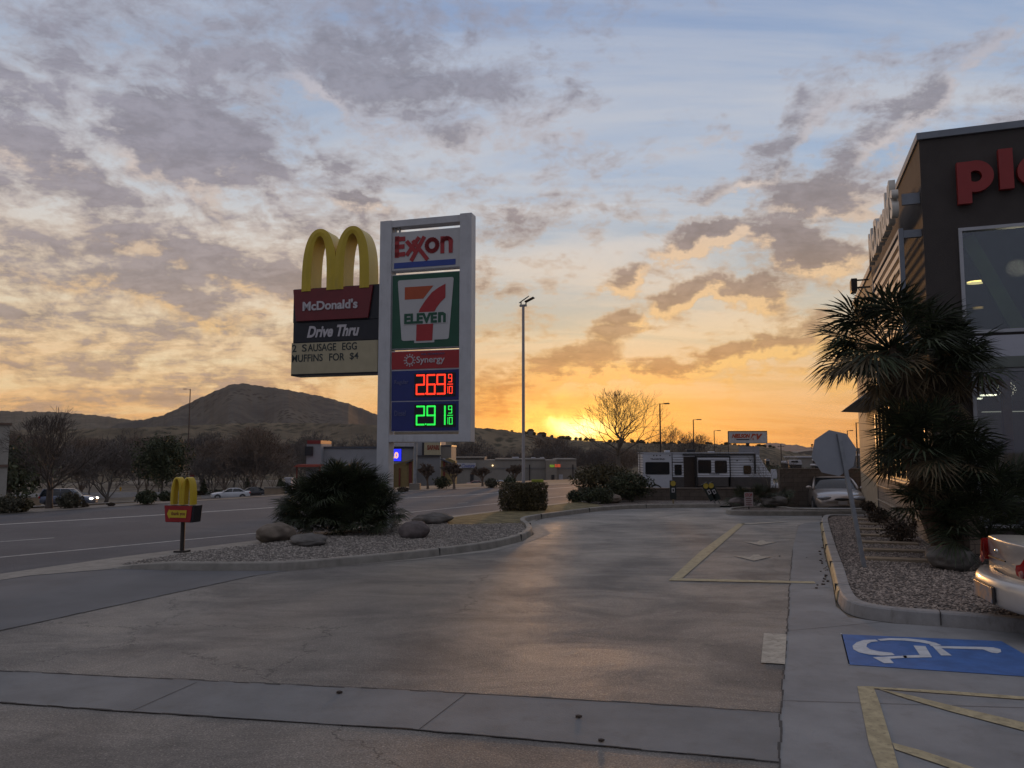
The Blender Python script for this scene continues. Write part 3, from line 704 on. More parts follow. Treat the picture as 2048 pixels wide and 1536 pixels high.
def bare_tree(name, label, loc, H, trunk_r, m=M_bark, depth=6, seed=1, spread=.55, trunk_h=.22, group=None, twig=.006, nch=(2, 3), up=.25, sides=5, split=True, lenk=.78, droop=0., leader=0.):
    rg = random.Random(seed); t = thing(name, label, 'bare tree', loc, 0, group); tr = MB(); cr = MB()
    def grow(p, d, l, r, k):
        p = Vector(p); bend = Vector((rg.gauss(0, 1), rg.gauss(0, 1), rg.gauss(0, .5)))*.10*l
        m1 = p+d*l*.5+bend; e = p+d*l+bend*1.2
        r2 = max(twig, r*.66); (tr if k >= depth-1 else cr).tube([p, m1, e], [r, (r+r2)/2, r2], sides if k > 2 else 3, cap=False)
        if k == 0: return
        n = rg.choice(nch) if k > 1 else 3
        for i in range(n):
            a = 2*pi*(i+rg.random()*.7)/n; ax = d.orthogonal().normalized(); ax = ax*cos(a)+d.cross(ax)*sin(a)
            sp = spread*rg.uniform(.55, 1.25)
            nd = (d*cos(sp)+ax*sin(sp)+Vector((0, 0, up))*(.6 if k > 2 else .3)-Vector((0, 0, droop))).normalized()
            grow(e, nd, l*lenk*rg.uniform(.8, 1.15), r2*rg.uniform(.72, .95), k-1)
            if k < depth-1 and rg.random() < .35: grow(m1, (nd+ax*.4).normalized(), l*lenk*.7, r2*.55, max(0, k-2))
    th = H*trunk_h
    tr.tube([(0, 0, -.1), (rg.uniform(-.02, .02)*H, 0, th*.5), (0, 0, th)], [trunk_r*1.25, trunk_r, trunk_r*.9], 8)
    if leader:
        nch = (2, 2, 3)
        pts = [Vector((0, 0, th))]; NL = 8
        for i in range(NL): pts.append(pts[-1]+Vector((rg.gauss(0, .018)*H, rg.gauss(0, .018)*H, H*leader/NL)))
        rr0 = [max(twig, trunk_r*.9*(1-i/(NL+.6))) for i in range(NL+1)]; tr.tube(pts, rr0, 7)
        for i in range(NL+1):
            for j in range(3 if i < NL else 4):
                a = i*2.4+j*2.1+rg.random(); sp = (1.15-.6*i/NL)*rg.uniform(.8, 1.1)*(spread/.5)
                l = H*.185*(1-.55*i/NL)*rg.uniform(.8, 1.15)
                grow(pts[i], Vector((cos(a)*sin(sp), sin(a)*sin(sp), cos(sp))), l, rr0[i]*.5, depth-2)
        tr.build('trunk', m, t); cr.build('branches', m, t); return t
    n = 4
    tot = sum(lenk**i for i in range(depth+1)); l0 = (H-th)/tot*1.12
    for i in range(n):
        a = 2*pi*(i+rg.random()*.5)/n; sp = spread*(.35 if i == 0 else .9)
        grow((0, 0, th), Vector((cos(a)*sin(sp), sin(a)*sin(sp), cos(sp))), l0, trunk_r*.62, depth)
    tr.build('trunk', m, t); cr.build('branches', m, t); return t

def boulder(label, px, py, rx, ry, rz_, seed, m, group=None, z0=.03, jit=.12):
    x, y = G(px, py); mb = MB().blob((0, 0, rz_*.5), (rx, ry, rz_*.62), 40, 26)
    for i, v in enumerate(mb.v):
        p = Vector(v); q = Vector((p.x/rx, p.y/ry, p.z/rz_))*1.3+Vector((seed*7.3, seed*2.1, 0))
        k = 1+.20*mnoise.noise(q)+.12*mnoise.noise(q*2.3)+.06*mnoise.noise(q*5)
        d2 = abs(mnoise.noise(q*1.1+Vector((5, 5, 5)))); mb.v[i] = (p.x*k, p.y*k, rz_*.45+(p.z-rz_*.45)*(k-.15*d2))
    o = mb.build('boulder', m, None, (x, y, z0), seed, smooth=True)
    o.modifiers.new('sub', 'SUBSURF').render_levels = 1
    return tag(o, label, 'boulder', group)
M_b1 = mat('tan_boulder', (.17, .14, .11), .9, var=.25, scale=2.5, bump=1., bscale=9, dirt=.3)
M_b2 = mat('grey_boulder', (.115, .108, .098), .9, var=.25, scale=3, bump=1., bscale=9, dirt=.3)
M_b3 = mat('purple_grey_boulder', (.125, .105, .10), .9, var=.25, scale=3, bump=1., bscale=9, dirt=.3)
boulder('rounded tan boulder at the road side of the big palm bush', 549, 1086, .48, .42, .40, 1, M_b1)
boulder('low flat grey boulder in front of the big palm bush', 617, 1094, .60, .40, .24, 2, M_b2)
boulder('purplish grey boulder in the gravel right of the palm bush', 829, 1080, .37, .32, .38, 3, M_b3)
boulder('wide dark mound-shaped boulder at the edge of the lawn', 866, 1050, .66, .45, .30, 4, M_b2)
boulder('small pale boulder below the hedge by the low wall', 1223, 1008, .42, .4, .34, 5, M_b1)
boulder('low boulder beside the red and white notice', 1478, 1018, .42, .35, .3, 6, M_b3, z0=.08)
boulder('pale rounded boulder between the notice and the spiky bush', 1549, 1019, .62, .45, .38, 7, M_b2, z0=.08)
boulder('large grey boulder under the palms by the restaurant wall', 1900, 1150, .40, .36, .36, 8, M_b2, z0=.1)

# big palm bush on the island
x, y = G(684, 1068)
fan_palm('fan_palm_bush', 'wide dark green trunkless fan palm bush on the gravel island', (x, y, .05),
         [(-.85, .1, .55, 1.0, 34, 0), (-.35, -.1, .9, 1.0, 40, 0), (.2, .05, .85, 1.0, 40, 0), (.7, 0, .5, .95, 32, 0), (.95, .05, .3, .68, 22, 0), (-1.0, 0, .3, .78, 24, 0), (-.05, .3, 1.1, .95, 30, 0), (-.6, -.5, .3, .9, 34, 0), (.1, -.55, .3, .9, 34, 0), (.75, -.4, .25, .8, 28, 0), (-.95, -.3, .1, .7, 24, 0), (-.25, -.6, .1, .75, 24, 0), (.45, -.55, .1, .75, 24, 0), (.95, -.2, .1, .6, 18, 0), (-.1, 0, 1.0, 1.0, 24, 0), (-.6, .1, .7, 1.0, 24, 0), (.5, .1, .7, .95, 24, 0)], seed=5, cat='palm')
# shrubs round the lamp post
for i, (dx_, dy_, s_) in enumerate([(-.40, 0, .44), (.12, -.2, .40), (.50, .15, .36)]):
    x, y = G(1046, 1024); leafy('clipped_shrub', ['broad clipped brown green shrub left of the white lamp post', 'clipped shrub directly in front of the white lamp post', 'narrow clipped shrub right of the white lamp post'][i],
                             (x+dx_, y+dy_, .04), (s_, s_, .5), 5600, M_hedge, .035, 'shrub', 'shrubs round the white lamp post', 20+i, 'box', lump=.1)
x, y = G(1212, 1006); leafy('hedge', 'large dark rounded hedge above the low wall below the sunset', (x, y+1.3, .0), (1.35, .8, .62), 5500, M_hedge, .06, 'hedge', None, 31, lump=.14, zc=.95)
x, y = G(1262, 1006); leafy('shrub', 'dark shrub hanging over the low wall beside the trailer', (x, y, .0), (.95, .5, .55), 3600, M_shrub, .055, 'shrub', None, 32, lump=.18, zc=.72)
for i, (px, py, s_, lb) in enumerate([(1150, 1007, .30, 'leftmost small spiky shrub at the end of the low wall'), (1178, 1008, .36, 'small dark round shrub before the end of the low wall'), (1205, 1010, .42, 'dark round shrub touching the pale boulder by the low wall')]):
    x, y = G(px, py); leafy('shrub', lb, (x, y, .04), (s_*1.1, s_, s_*.85), 1500, M_shrub, .045, 'shrub', None, 40+i)
x, y = G(1585, 1018)
fan_palm('spiky_bush', 'low spiky bush on the island next to the silver car', (x-1.0, y, .1), [(-.7, .1, .1, .8, 16, 0), (0, 0, .12, .85, 20, 0), (.5, .1, .1, .75, 16, 0)], seed=8, cat='shrub')
x, y = G(1550, 1010)
bare_tree('sapling', 'thin leafless sapling against the nose of the trailer', (x, y, 0), 1.9, .03, M_bark, 4, 77, .6, .15, twig=.004)
# planter shrubs by the building
for i, (px, py, s_, lb) in enumerate([(1738, 1030, .22, 'smallest brown shrub at the far end of the block wall'), (1760, 1056, .28, 'middle brown shrub along the block wall'), (1801, 1092, .36, 'nearest and largest dry shrub by the block wall')]):
    x, y = G(px, py); leafy('dry_shrub', lb, (x, y, .1), (s_*1.15, s_, s_*.8), 1500, M_shrub3, .035, 'shrub', 'dry shrubs along the block wall', 50+i)
# palms at the building
x, y = G(1895, 1122)
fan_palm('fan_palm', 'tall fan palm with spiky crown at the corner of the restaurant', (x, y, .05), [(-.92, 0, 4.1, 1.5, 66, 1, .9), (.15, .15, 3.75, 1.2, 46, 1, .2)], seed=11)
x, y = G(1905, 1135)
fan_palm('fan_palm', 'shorter dark fan palm below the restaurant window', (x, y, .05), [(-.25, .15, 2.1, 1.2, 60, 1, .2), (.3, .0, 1.6, 1.0, 34, 0)], seed=12)
x, y = G(1990, 1150)
fan_palm('fan_palm', 'low fan palm clump behind the pale sedan trunk', (x, y, .1), [(0, .2, .5, 1.05, 30, 0), (.5, .5, 1.0, 1.15, 26, 0), (-.35, .6, .95, 1.0, 24, 0)], seed=13)

# bare trees
x, y, z = hit(1238, 968)
x, y, z = at(1234, 70)
bare_tree('bare_tree', 'large leafless tree silhouetted against the setting sun', (x, y, z), 8.9, .19, M_bark, 6, 5, .5, .24, twig=.008, up=.3, leader=.42, lenk=.82)
for i, (px, top, w, lb) in enumerate([(1340, 845, 6, 'leafless tree behind the rear of the trailer'), (1402, 855, 5, 'small leafless tree behind the middle of the trailer'), (1372, 866, 4, 'lowest leafless tree behind the trailer roof')]):
    x, y, z = at(px, 105+8*i); h = zat(px, top, x, y)-z
    bare_tree('bare_tree', lb, (x, y, z), h, .12, M_bark, 6, 60+i, .55, .25, twig=.010, up=.3, leader=.4, lenk=.82)
x, y, z = hit(98, 1016)
bare_tree('bare_tree', 'tall leafless tree with dark trunk beside the dark van', (x, y, z), zat(98, 800, x, y)-z, .12, mat('dark_bark', (.085, .07, .06), .9, var=.2), 6, 9, .45, .16, twig=.006, up=.34, leader=.45, lenk=.84)
# evergreen
x, y, z = hit(322, 1000)
ev = thing('evergreen_tree', 'dark evergreen tree behind the small arch sign', 'tree', (x, y, z))
hh = zat(322, 872, x, y)-z
k_ = hh/4
MB().tube([(0, 0, -.1), (.03, 0, hh*.25), (0, 0, hh*.6)], [.1*k_, .07*k_, .04*k_], 8).build('trunk', M_bark, ev)
leafy('x', '', None, (1.55*k_, 1.4*k_, 1.4*k_), 9000, M_shrub, .085*k_, parent=ev, seed=77, lump=.3, zc=2.55*k_, partname='crown')
# low shrubs across the road
for i, (px, py, wpx, hpx, mm_, lb) in enumerate([(12, 1026, 60, 34, M_shrub2, 'large grey green shrub at the far left kerb'), (42, 1024, 34, 26, M_hedge, 'brown green shrub right of the far left shrub'), (140, 1016, 46, 28, M_shrub2, 'pale sagebrush in front of the dark van'), (168, 1014, 18, 8, M_shrub3, 'small dark tuft beside the sagebrush'),
                                           (222, 1012, 14, 6, M_shrub3, 'tiny tuft on the median left of the evergreen'), (293, 1008, 38, 26, M_shrub, 'rounded dark shrub at the foot of the evergreen'), (332, 1002, 26, 18, M_shrub, 'low shrub between the evergreen and the arch sign')]):
    x, y, z = hit(px, py); s_ = y/F
    leafy('shrub', lb, (x, y, z), (wpx*s_/2, wpx*s_/2, hpx*s_/2), 2200 if wpx > 20 else 500, mm_, .05 if wpx > 20 else .035, 'shrub', 'shrubs across the road', 80+i)

# ================================================================== man-made things
M_white = mat('white_enamel', (.52, .53, .55), .5, var=.07, scale=2, dirt=.28)
M_panel = mat('white_sign_face', (.50, .50, .50), .35, var=.04, scale=1.5)
M_red = mat('red_sign_face', (.36, .022, .025), .4, var=.06)
M_dred = mat('maroon_sign_face', (.16, .018, .022), .45, var=.08)
M_blu = mat('blue_sign_face', (.03, .065, .30), .4, var=.06)
M_navy = mat('navy_sign_face', (.018, .03, .17), .4, var=.06)
M_green = mat('green_sign_face', (.012, .085, .045), .4, var=.06)
M_oran = mat('orange_sign_face', (.42, .075, .02), .4, var=.06)
M_black = mat('black_board', (.012, .013, .018), .4, var=.1)
M_cream = mat('cream_sign_face', (.42, .37, .24), .5, var=.06, dirt=.12)
M_yel = mat('yellow_arch', (.55, .40, .025), .4, var=.08, scale=1.2, dirt=.3)
M_ltext = mat('pale_letter', (.52, .50, .52), .5, var=.05)
M_dtext = mat('dark_letter', (.02, .03, .03), .5, var=.1)
M_gtext = mat('faint_letter', (.13, .14, .28), .5, var=.05)
M_ledr = mat('red_led', (.3, .01, .01), .5, emit=(1, .04, .015), estr=1.9)
M_ledg = mat('green_led', (.01, .3, .02), .5, emit=(.03, 1, .10), estr=1.15)
M_steel = mat('galvanised_steel', (.30, .32, .34), .45, .6, var=.15, scale=5)
M_dark = mat('dark_bronze', (.035, .03, .028), .5, .3, var=.15)
M_glass = mat('dark_glass', (.015, .018, .022), .08, var=.1)

# ---- price sign
SRZ = R(-16); SX, SY = G(772, 1061)
def S(px, py, off=0.): return uz(px, py, (SX, SY), SRZ, off)
sg = thing('fuel_price_sign', 'tall white steel fuel price sign with lit red and green prices', 'price sign', (SX, SY, 0), SRZ)
uL = S(757, 660)[0]; uR = S(942, 660)[0]; uP = S(781, 660)[0]; uQ = S(917, 660)[0]
zT, zB = S(757, 443)[1], S(790, 884)[1]
DP = .36
MB().box(uL, uP-.01, 0, DP, -.2, zT).build('post', M_white, sg, bevel=.008)
MB().box(uQ+.02, uR, 0, DP, zB, zT+.02).build('side_post', M_white, sg, bevel=.008)
MB().box(uP-.012, uQ+.022, .012, DP-.01, zT-.20, zT-.01).build('top_rail', M_white, sg, bevel=.006)
MB().box(uP-.012, uQ+.022, .012, DP-.01, zB, zB+.20).build('bottom_rail', M_white, sg, bevel=.006)
MB().box(uP+.05, uP+.08, .1, .2, S(790, 466)[1], zT-.19).box(uP+.16, uP+.19, .1, .2, S(790, 466)[1], zT-.19).build('hanger', M_steel, sg)
def panel(name, px0, px1, py0, py1, m, proud=0., frame=True, depth=.26):
    u0, z1 = S(px0, py0); _, z0 = S(px0, py1); u1 = S(px1, (py0+py1)/2)[0]
    y0 = .05-proud
    if frame:
        f = MB().box(u0-.02, u1+.02, y0+.012, y0+depth, z0-.02, z1+.02).build(name+'_cabinet', M_white, sg, bevel=.006)
    o = MB().box(u0, u1, y0, y0+.01, z0, z1).build(name, m, sg); return (u0, u1, z0, z1, y0-.002, o)
# oil company panel
u0, u1, z0, z1, yy, po = panel('brand_panel', 783, 920, 466, 541, M_panel)
w = u1-u0; h = z1-z0
def P_(fx, fz): return (u0+fx*w, z0+fz*h)
MB().box(*[P_(.035, 0)[0], P_(.93, 0)[0]], yy-.006, yy, P_(0, .05)[1], P_(0, .20)[1]).build('blue_bar', M_blu, po)
lt = MB(); sw = .062*w
def st(pts, wd=None, y0_=None): lt.strokes([[P_(a, b) for a, b in pts]], wd or sw, yy-(.012 if y0_ is None else y0_), yy)
st([(.075, .40), (.075, .85)]); st([(.075, .83), (.165, .83)]); st([(.075, .625), (.155, .625)]); st([(.075, .42), (.165, .42)])
def ringst(cx, cz, rx, rz_, a0=0, a1=360, n=20, y_=.012, wd=None): st([(cx+rx*cos(R(a0+(a1-a0)*i/n)), cz+rz_*sin(R(a0+(a1-a0)*i/n))) for i in range(n+1)], wd, y_)
st([(.42, .75), (.345, .565)], None, .0165) if 0 else None
st([(.385, .80), (.235, .42)], .055*w, .013); st([(.465, .80), (.30, .27)], .055*w, .014); st([(.235, .72), (.335, .50)], .055*w, .0155); st([(.325, .72), (.51, .27)], .055*w, .017)
ringst(.59, .60, .075, .15, y_=.0125, wd=.055*w); st([(.74, .42), (.74, .76)], .055*w, .0135)
ringst(.80, .65, .06, .10, 180, 0, 12, y_=.0145, wd=.055*w); st([(.86, .42), (.86, .66)], .055*w, .0155)
lt.build('lettering', M_red, po)
# convenience store panel
u0, u1, z0, z1, yy, po = panel('store_panel', 784, 917, 551, 697, M_green)
w = u1-u0; h = z1-z0
def rr(pts, rad, n=5):
    out = []; N_ = len(pts)
    for i in range(N_):
        p, a, b = Vector(pts[i]), Vector(pts[i-1]), Vector(pts[(i+1) % N_])
        p0 = p+(a-p).normalized()*rad; p1 = p+(b-p).normalized()*rad
        for k in range(n+1):
            f = k/n; out.append(tuple((p0*(1-f)+p*f)*(1-f)+(p*(1-f)+p1*f)*f))
    return out
M_face = M_panel
MB().prism(rr([P_(.08, .93), P_(.92, .93), P_(.85, .10), P_(.15, .10)], .07), yy-.006, yy).build('white_field', M_face, po)
MB().box(P_(.34, 0)[0], P_(.64, 0)[0], yy-.0055, yy, P_(0, .065)[1], P_(0, .14)[1]).build('white_tab', M_face, po)
MB().prism([P_(.19, .83), P_(.62, .83), P_(.47, .66), P_(.19, .66)], yy-.010, yy-.006).build('orange_bar', M_oran, po)
cv = [(.80, .845), (.80, .66), (.73, .60), (.67, .53), (.63, .46), (.61, .09), (.37, .09), (.375, .40), (.42, .52), (.50, .63), (.60, .74), (.70, .80)]
MB().prism([P_(*p) for p in cv], yy-.014, yy-.0105).build('numeral', M_red, po)
MB().box(P_(.175, 0)[0], P_(.83, 0)[0], yy-.0165, yy-.0145, P_(0, .315)[1], P_(0, .475)[1]).build('word_band', M_face, po)
text('lettering', 'ELEVE', P_(.19, 0)[0], P_(.68, 0)[0], P_(0, .325)[1], P_(0, .465)[1], yy-.017, M_green, po, bold=.045)
MB().prism([P_(.695, .325), P_(.695, .465), P_(.77, .465), P_(.81, .44), P_(.81, .325), P_(.77, .325), P_(.77, .42), P_(.74, .42), P_(.74, .325)], yy-.024, yy-.0175).build('lettering', M_green, po)
# fuel additive panel
u0, u1, z0, z1, yy, po = panel('fuel_grade_panel', 782, 919, 704, 739, M_red)
w = u1-u0; h = z1-z0
text('lettering', 'Synergy', P_(.37, 0)[0], P_(.78, 0)[0], P_(0, .22)[1], P_(0, .70)[1], yy-.001, M_ltext, po, bold=.01)
text('small_lettering', 'FUEL TECHNOLOGY', P_(.44, 0)[0], P_(.78, 0)[0], P_(0, .78)[1], P_(0, .87)[1], yy-.001, M_gtext, po)
sb = MB()
for k in range(12):
    a = 2*pi*k/12
    for q, rr_ in ((.22, .026), (.33, .02)):
        cx, cz = P_(.27, .5); sb.prism([(cx+cos(a)*q*h+rr_*h*2*cos(b), cz+sin(a)*q*h+rr_*h*2*sin(b)) for b in [i*pi/3 for i in range(6)]], yy-.008, yy)
sb.build('burst_emblem', M_ltext, po)
# price panels
SEG = {'2': 'abged', '6': 'afgedc', '9': 'abcdfg', '1': 'bc', '0': 'abcdef'}
def digit(mb, ch, x, z, w, h, sw, y0, y1):
    p = {'a': [(0, h), (w, h)], 'b': [(w, h), (w, h/2)], 'c': [(w, h/2), (w, 0)], 'd': [(0, 0), (w, 0)], 'e': [(0, 0), (0, h/2)], 'f': [(0, h/2), (0, h)], 'g': [(0, h/2), (w, h/2)]}
    for k in SEG[ch]:
        (ax, a_z), (bx, b_z) = p[k]; l = hypot(bx-ax, b_z-a_z); n = max(3, round(l/(sw*.62)))
        for i in range(n+1):      # rows of lamps, two wide
            cx, cz = x+ax+(bx-ax)*i/n, z+a_z+(b_z-a_z)*i/n
            nx, nz = -(b_z-a_z)/l, (bx-ax)/l
            for sgn in (-.3, .3):
                s_ = sw*.26; qx, qz = cx+nx*sgn*sw, cz+nz*sgn*sw
                mb.add([(qx-s_, y0, qz-s_), (qx+s_, y0, qz-s_), (qx+s_, y0, qz+s_), (qx-s_, y0, qz+s_)], [(0, 1, 2, 3)])
for nm, word, yt, yb, num, m in (('regular_price_panel', 'Regular', 742, 802, '269', M_ledr), ('diesel_price_panel', 'Diesel', 804, 862, '291', M_ledg)):
    u0, u1, z0, z1, yy, po = panel(nm, 782, 919, yt, yb, M_navy)
    w = u1-u0; h = z1-z0
    sc = MB().box(P_(.34, 0)[0], P_(.935, 0)[0], yy-.012, yy, P_(0, .12)[1], P_(0, .90)[1]).build('led_screen', M_black, po)
    ds = .020*w
    for ch, fx in zip(num, (.375, .53, .675)): dg = MB(); digit(dg, ch, P_(fx, 0)[0], P_(0, .21)[1], .11*w, .62*h, ds, yy-.016, yy-.012); dg.build('lit_digit', m, po)
    digit(dg, '1', 0, 0, 0, 0.0001, .0001, 0, 0) if 0 else None
    MB().box(P_(.502, 0)[0], P_(.502, 0)[0]+.014*w, yy-.016, yy-.013, P_(0, .20)[1], P_(0, .25)[1]).build('lit_point', m, po)
    dg = MB()
    digit(dg, '9', P_(.838, 0)[0], P_(0, .59)[1], .045*w, .24*h, ds*.5, yy-.016, 0)
    dg.box(P_(.82, 0)[0], P_(.90, 0)[0], yy-.016, yy-.014, P_(0, .505)[1], P_(0, .525)[1])
    dg.box(P_(.825, 0)[0], P_(.832, 0)[0], yy-.016, yy-.014, P_(0, .22)[1], P_(0, .45)[1])
    digit(dg, '0', P_(.85, 0)[0], P_(0, .22)[1], .04*w, .22*h, ds*.5, yy-.016, 0)
    dg.build('lit_fraction', m, po)
    text('lettering', word, P_(.045, 0)[0], P_(.25 if word == 'Regular' else .21, 0)[0], P_(0, .52)[1], P_(0, .70)[1], yy-.001, M_gtext, po)

# ---- arch marquee sign, bolted to the same post
mg = thing('restaurant_marquee_sign', 'yellow double arch over a maroon, black and cream drive thru message board', 'marquee sign', (SX, SY, 0), SRZ)
def Q(px, py, off=.1): return uz(px, py, (SX, SY), SRZ, off)
a0, a1 = Q(586, 640)[0], Q(754, 640)[0]-.01
zt, z2, z3, z4 = Q(586, 579)[1], Q(586, 646)[1], Q(586, 686)[1], Q(583, 752)[1]
a1 = uL-.006
MB().box(a0, a1, .1, .62, z2, zt).build('top_box', M_black, mg, bevel=.01)
MB().box(a0+.01, a1, .11, .60, z3+.002, z2-.003).build('middle_board', M_black, mg, bevel=.01)
mbo = MB().box(a0-.03, a1, .105, .62, z4, z3-.002).build('message_box', M_black, mg, bevel=.01)
W_ = a1-a0; zH = zt-z2
tz = MB().prism([(a0+.02, zt-.03), (a1-.075*W_, zt-.03), (a1-.125*W_, z2+.03*zH), (a0+.05*W_, z2+.03*zH)], .03, .1).build('maroon_face', M_dred, mg, bevel=.008)
text('lettering', 'McDonald\'s', a0+.13*W_, a0+.76*W_, z2+.32*zH, z2+.60*zH, .029, M_ltext, tz, bold=.03, ext=.02)
text('lettering', 'Drive Thru', a0+.17*W_, a0+.77*W_, z3+.22*(z2-z3), z3+.80*(z2-z3), .109, M_ltext, mg, bold=.035, shear=.28)
mf = MB().box(a0-.01, a1-.05, .085, .105, z4+.05, z3-.02).build('message_face', M_cream, mg)
mh = z3-.02-z4-.05; mw = a1-a0-.06
for i, s_, x0_, x1_ in ((0, '2', .008, .055), (0, 'S', .125, .178), (0, 'AUSAGE', .195, .525), (0, 'EGG', .60, .765), (1, 'MUFFINS', .008, .37), (1, 'FOR', .45, .625), (1, '$4', .69, .785)):
    text('message_word', s_, a0-.01+x0_*mw, a0+x1_*mw, z4+.05+mh*(.72-.33*i), z4+.05+mh*(.96-.33*i), .084, M_dtext, mf, bold=.012, ext=.006)
def arches(mb, x0, x1, z0, H, th, y0, y1, topth=.72, legs=0.):
    wd = (x1-x0); half = wd/4*1.03
    for c_ in (x0+half, x1-half):
        n = 28; out = []; inn = []
        for i in range(n+1):
            s_ = -1+2*i/n; sg_ = 1 if s_ > 0 else -1; q = abs(s_)
            ang = s_*pi/2
            xo = c_+half*sin(ang)**1 if 0 else c_+half*sg_*(abs(sin(ang))**.92); zo = z0+H*(cos(ang)**.62 if cos(ang) > 1e-6 else 0)
            xi = c_+(half-th)*sg_*(abs(sin(ang))**.92); zi = z0+(H-th*topth)*(cos(ang)**.62 if cos(ang) > 1e-6 else 0)
            out.append((xo, zo)); inn.append((xi, zi))
        for i in range(n):
            q = [out[i], out[i+1], inn[i+1], inn[i]]
            v = [(p[0], y0, p[1]) for p in q]+[(p[0], y1, p[1]) for p in q]
            mb.add(v, [(0, 1, 2, 3)[::-1], (4, 5, 6, 7), (0, 4, 5, 1), (3, 2, 6, 7)])
            e = [(p[0]*.5+r_[0]*.5, p[1]*.5+r_[1]*.5) for p, r_ in ((out[i], inn[i]), (out[i+1], inn[i+1]))]
            mb.add([(e[0][0], y0-.02, e[0][1]), (e[1][0], y0-.02, e[1][1]), v[0], v[1], v[3], v[2]], [(0, 1, 3, 2), (0, 4, 5, 1)])
ar = MB(); xa, xb = Q(604, 575, .05)[0], Q(739, 560, .05)[0]
arches(ar, xa, xb, zt-.04*zH-.06, Q(640, 458, .1)[1]-zt+.08, .30, .02, .62)
ar.build('arches', M_yel, mg, smooth=False)

# ---- small exit sign
x, y = G(364, 1105); ex = thing('exit_direction_sign', 'small yellow arch sign on a post with a thank you arrow', 'direction sign', (x, y, .02), R(-12))
s_ = y/F
MB().tube([(0, 0, 0), (0, 0, .62)], .045, 12).box(-.12, .12, -.12, .12, -.01, .025).build('post', M_dark, ex)
bw = 66*s_/2; bh = 33*s_
bx = MB().prism([(-bw, .62+bh), (bw, .62+bh), (bw*.9, .62), (-bw*.9, .62)], -.14, .14).build('sign_box', M_black, ex, bevel=.006)
fr = MB().prism([(-bw*.99, .62+bh*.98), (bw*.86, .62+bh*.98), (bw*.76, .63), (-bw*.89, .63)], -.155, -.141).build('red_face', mat('red_enamel', (.30, .016, .02), .4, var=.08), bx)
MB().prism([(-bw*.78, .62+bh*.5), (-bw*.64, .62+bh*.78), (-bw*.64, .62+bh*.72), (bw*.52, .62+bh*.72), (bw*.48, .62+bh*.28), (-bw*.62, .62+bh*.28), (-bw*.62, .62+bh*.20)], -.165, -.156).build('yellow_arrow', mat('yellow_enamel', (.55, .42, .03), .4), bx)
text('lettering', 'thank you', -bw*.5, bw*.42, .62+bh*.36, .62+bh*.64, -.166, M_dred, bx, bold=.01, ext=.003)
ar = MB(); arches(ar, -bw*.76, bw*.72, .62+bh+.01, 54*s_, .07, -.08, .08); ar.build('arches', M_yel, ex)

# ---- lamp post on the island
x, y = G(1047, 1024); lp = thing('lamp_post', 'tall white lamp post with two dark floodlights above the shrubs', 'lamp post', (x, y, 0))
hp = zat(1046, 612, x, y)
MB().tube([(0, 0, 0), (0, 0, hp)], [.062, .05], 14).build('pole', mat('grey_white_paint', (.36, .36, .38), .5, var=.05), lp)
cb = MB().box(-.13, .13, -.045, .045, hp-.02, hp+.05, Matrix.Rotation(R(-22), 4, 'Z')).build('crossbar', M_steel, lp)
for cx, rot, lb in ((-.08, 35, 0), (.10, 15, 1)):
    Mx = Matrix.Translation((cx, 0, hp+.14)) @ Matrix.Rotation(R(-rot), 4, 'Z') @ Matrix.Rotation(R(-25), 4, 'Y') @ Matrix.Rotation(R(28 if lb == 0 else 3), 4, 'X')
    f = MB().box(-.02, .34, -.13, .13, .0, .035, Mx)
    f.tube([(cx, 0, hp+.03), (cx, 0, hp+.15)], .022, 8); f.build('floodlight', M_dark, lp)

# ---- street lights
def street_light(px, top, r, label, arm_px, group, m=M_dark, thick=1.):
    x, y, z = at(px, r); h = zat(px, top, x, y)-z; s_ = y/F
    t = thing('street_light', label, 'street light', (x, y, z), 0, group)
    MB().tube([(0, 0, 0), (0, 0, h)], [.10*thick, .065*thick], 8).build('pole', m, t)
    a = arm_px*s_; sg_ = 1 if a > 0 else -1
    MB().tube([(0, 0, h-.06), (a*.6, 0, h)], .035, 6).build('arm', m, t)
    MB().box(min(a*.45, a), max(a*.45, a), -.16, .16, h-.07, h+.05).build('lamp_head', m, t, bevel=.02)
    return t
SLG = 'street lights behind the trailer'
street_light(1319, 807, 78, 'tallest dark street light above the trailer', 19, SLG)
street_light(1385, 839, 105, 'middle dark street light above the trailer', 16, SLG)
street_light(1426, 861, 135, 'third and lowest street light left of the billboard', 13, SLG)
street_light(1453.5, 874, 150, 'street light standing in front of the billboard', 8, SLG)
street_light(1709, 845, 95, 'street light just right of the stop sign top', 14, SLG)
street_light(1691, 861, 125, 'shorter street light rising behind the stop sign', 11, SLG)
x, y, z = hit(379, 992)
street_light(381, 778, hypot(x, y), 'brown street light in front of the pointed hill', -14, None, mat('rust_brown', (.09, .055, .04), .6, var=.2), thick=1.5)

# ---- stop sign seen from behind
x, y = G(1732, 1148); SR = R(2)
ss = thing('stop_sign', 'leaning stop sign seen from its bare grey back', 'stop sign', (x, y, .05), SR)
tx, tz_ = (1690-1732)*y/F, zat(1690, 868, x, y)-.05
p0, p1 = Vector((0, 0, -.1)), Vector((tx-.02, .0, tz_)); ax = (p1-p0).normalized()
MB().prism([(0-.035, -.1), (.035, -.1), (tx+.02, tz_+.005), (tx-.05, tz_+.005)], -.02, .02).build('post', M_steel, ss)
c_ = Vector((tx*.87-.02+.0, .03, tz_-.385)); ocx = (1678.5-1732)*y/F; ocz = zat(1678, 906, x, y)-.05
A8 = -12
sp = MB().prism([(ocx+.412*cos(R(22.5+45*k+A8)), ocz+.412*sin(R(22.5+45*k+A8))) for k in range(8)], .022, .026).build('sign_plate', mat('bare_aluminium', (.30, .32, .35), .4, .35, var=.06), ss)
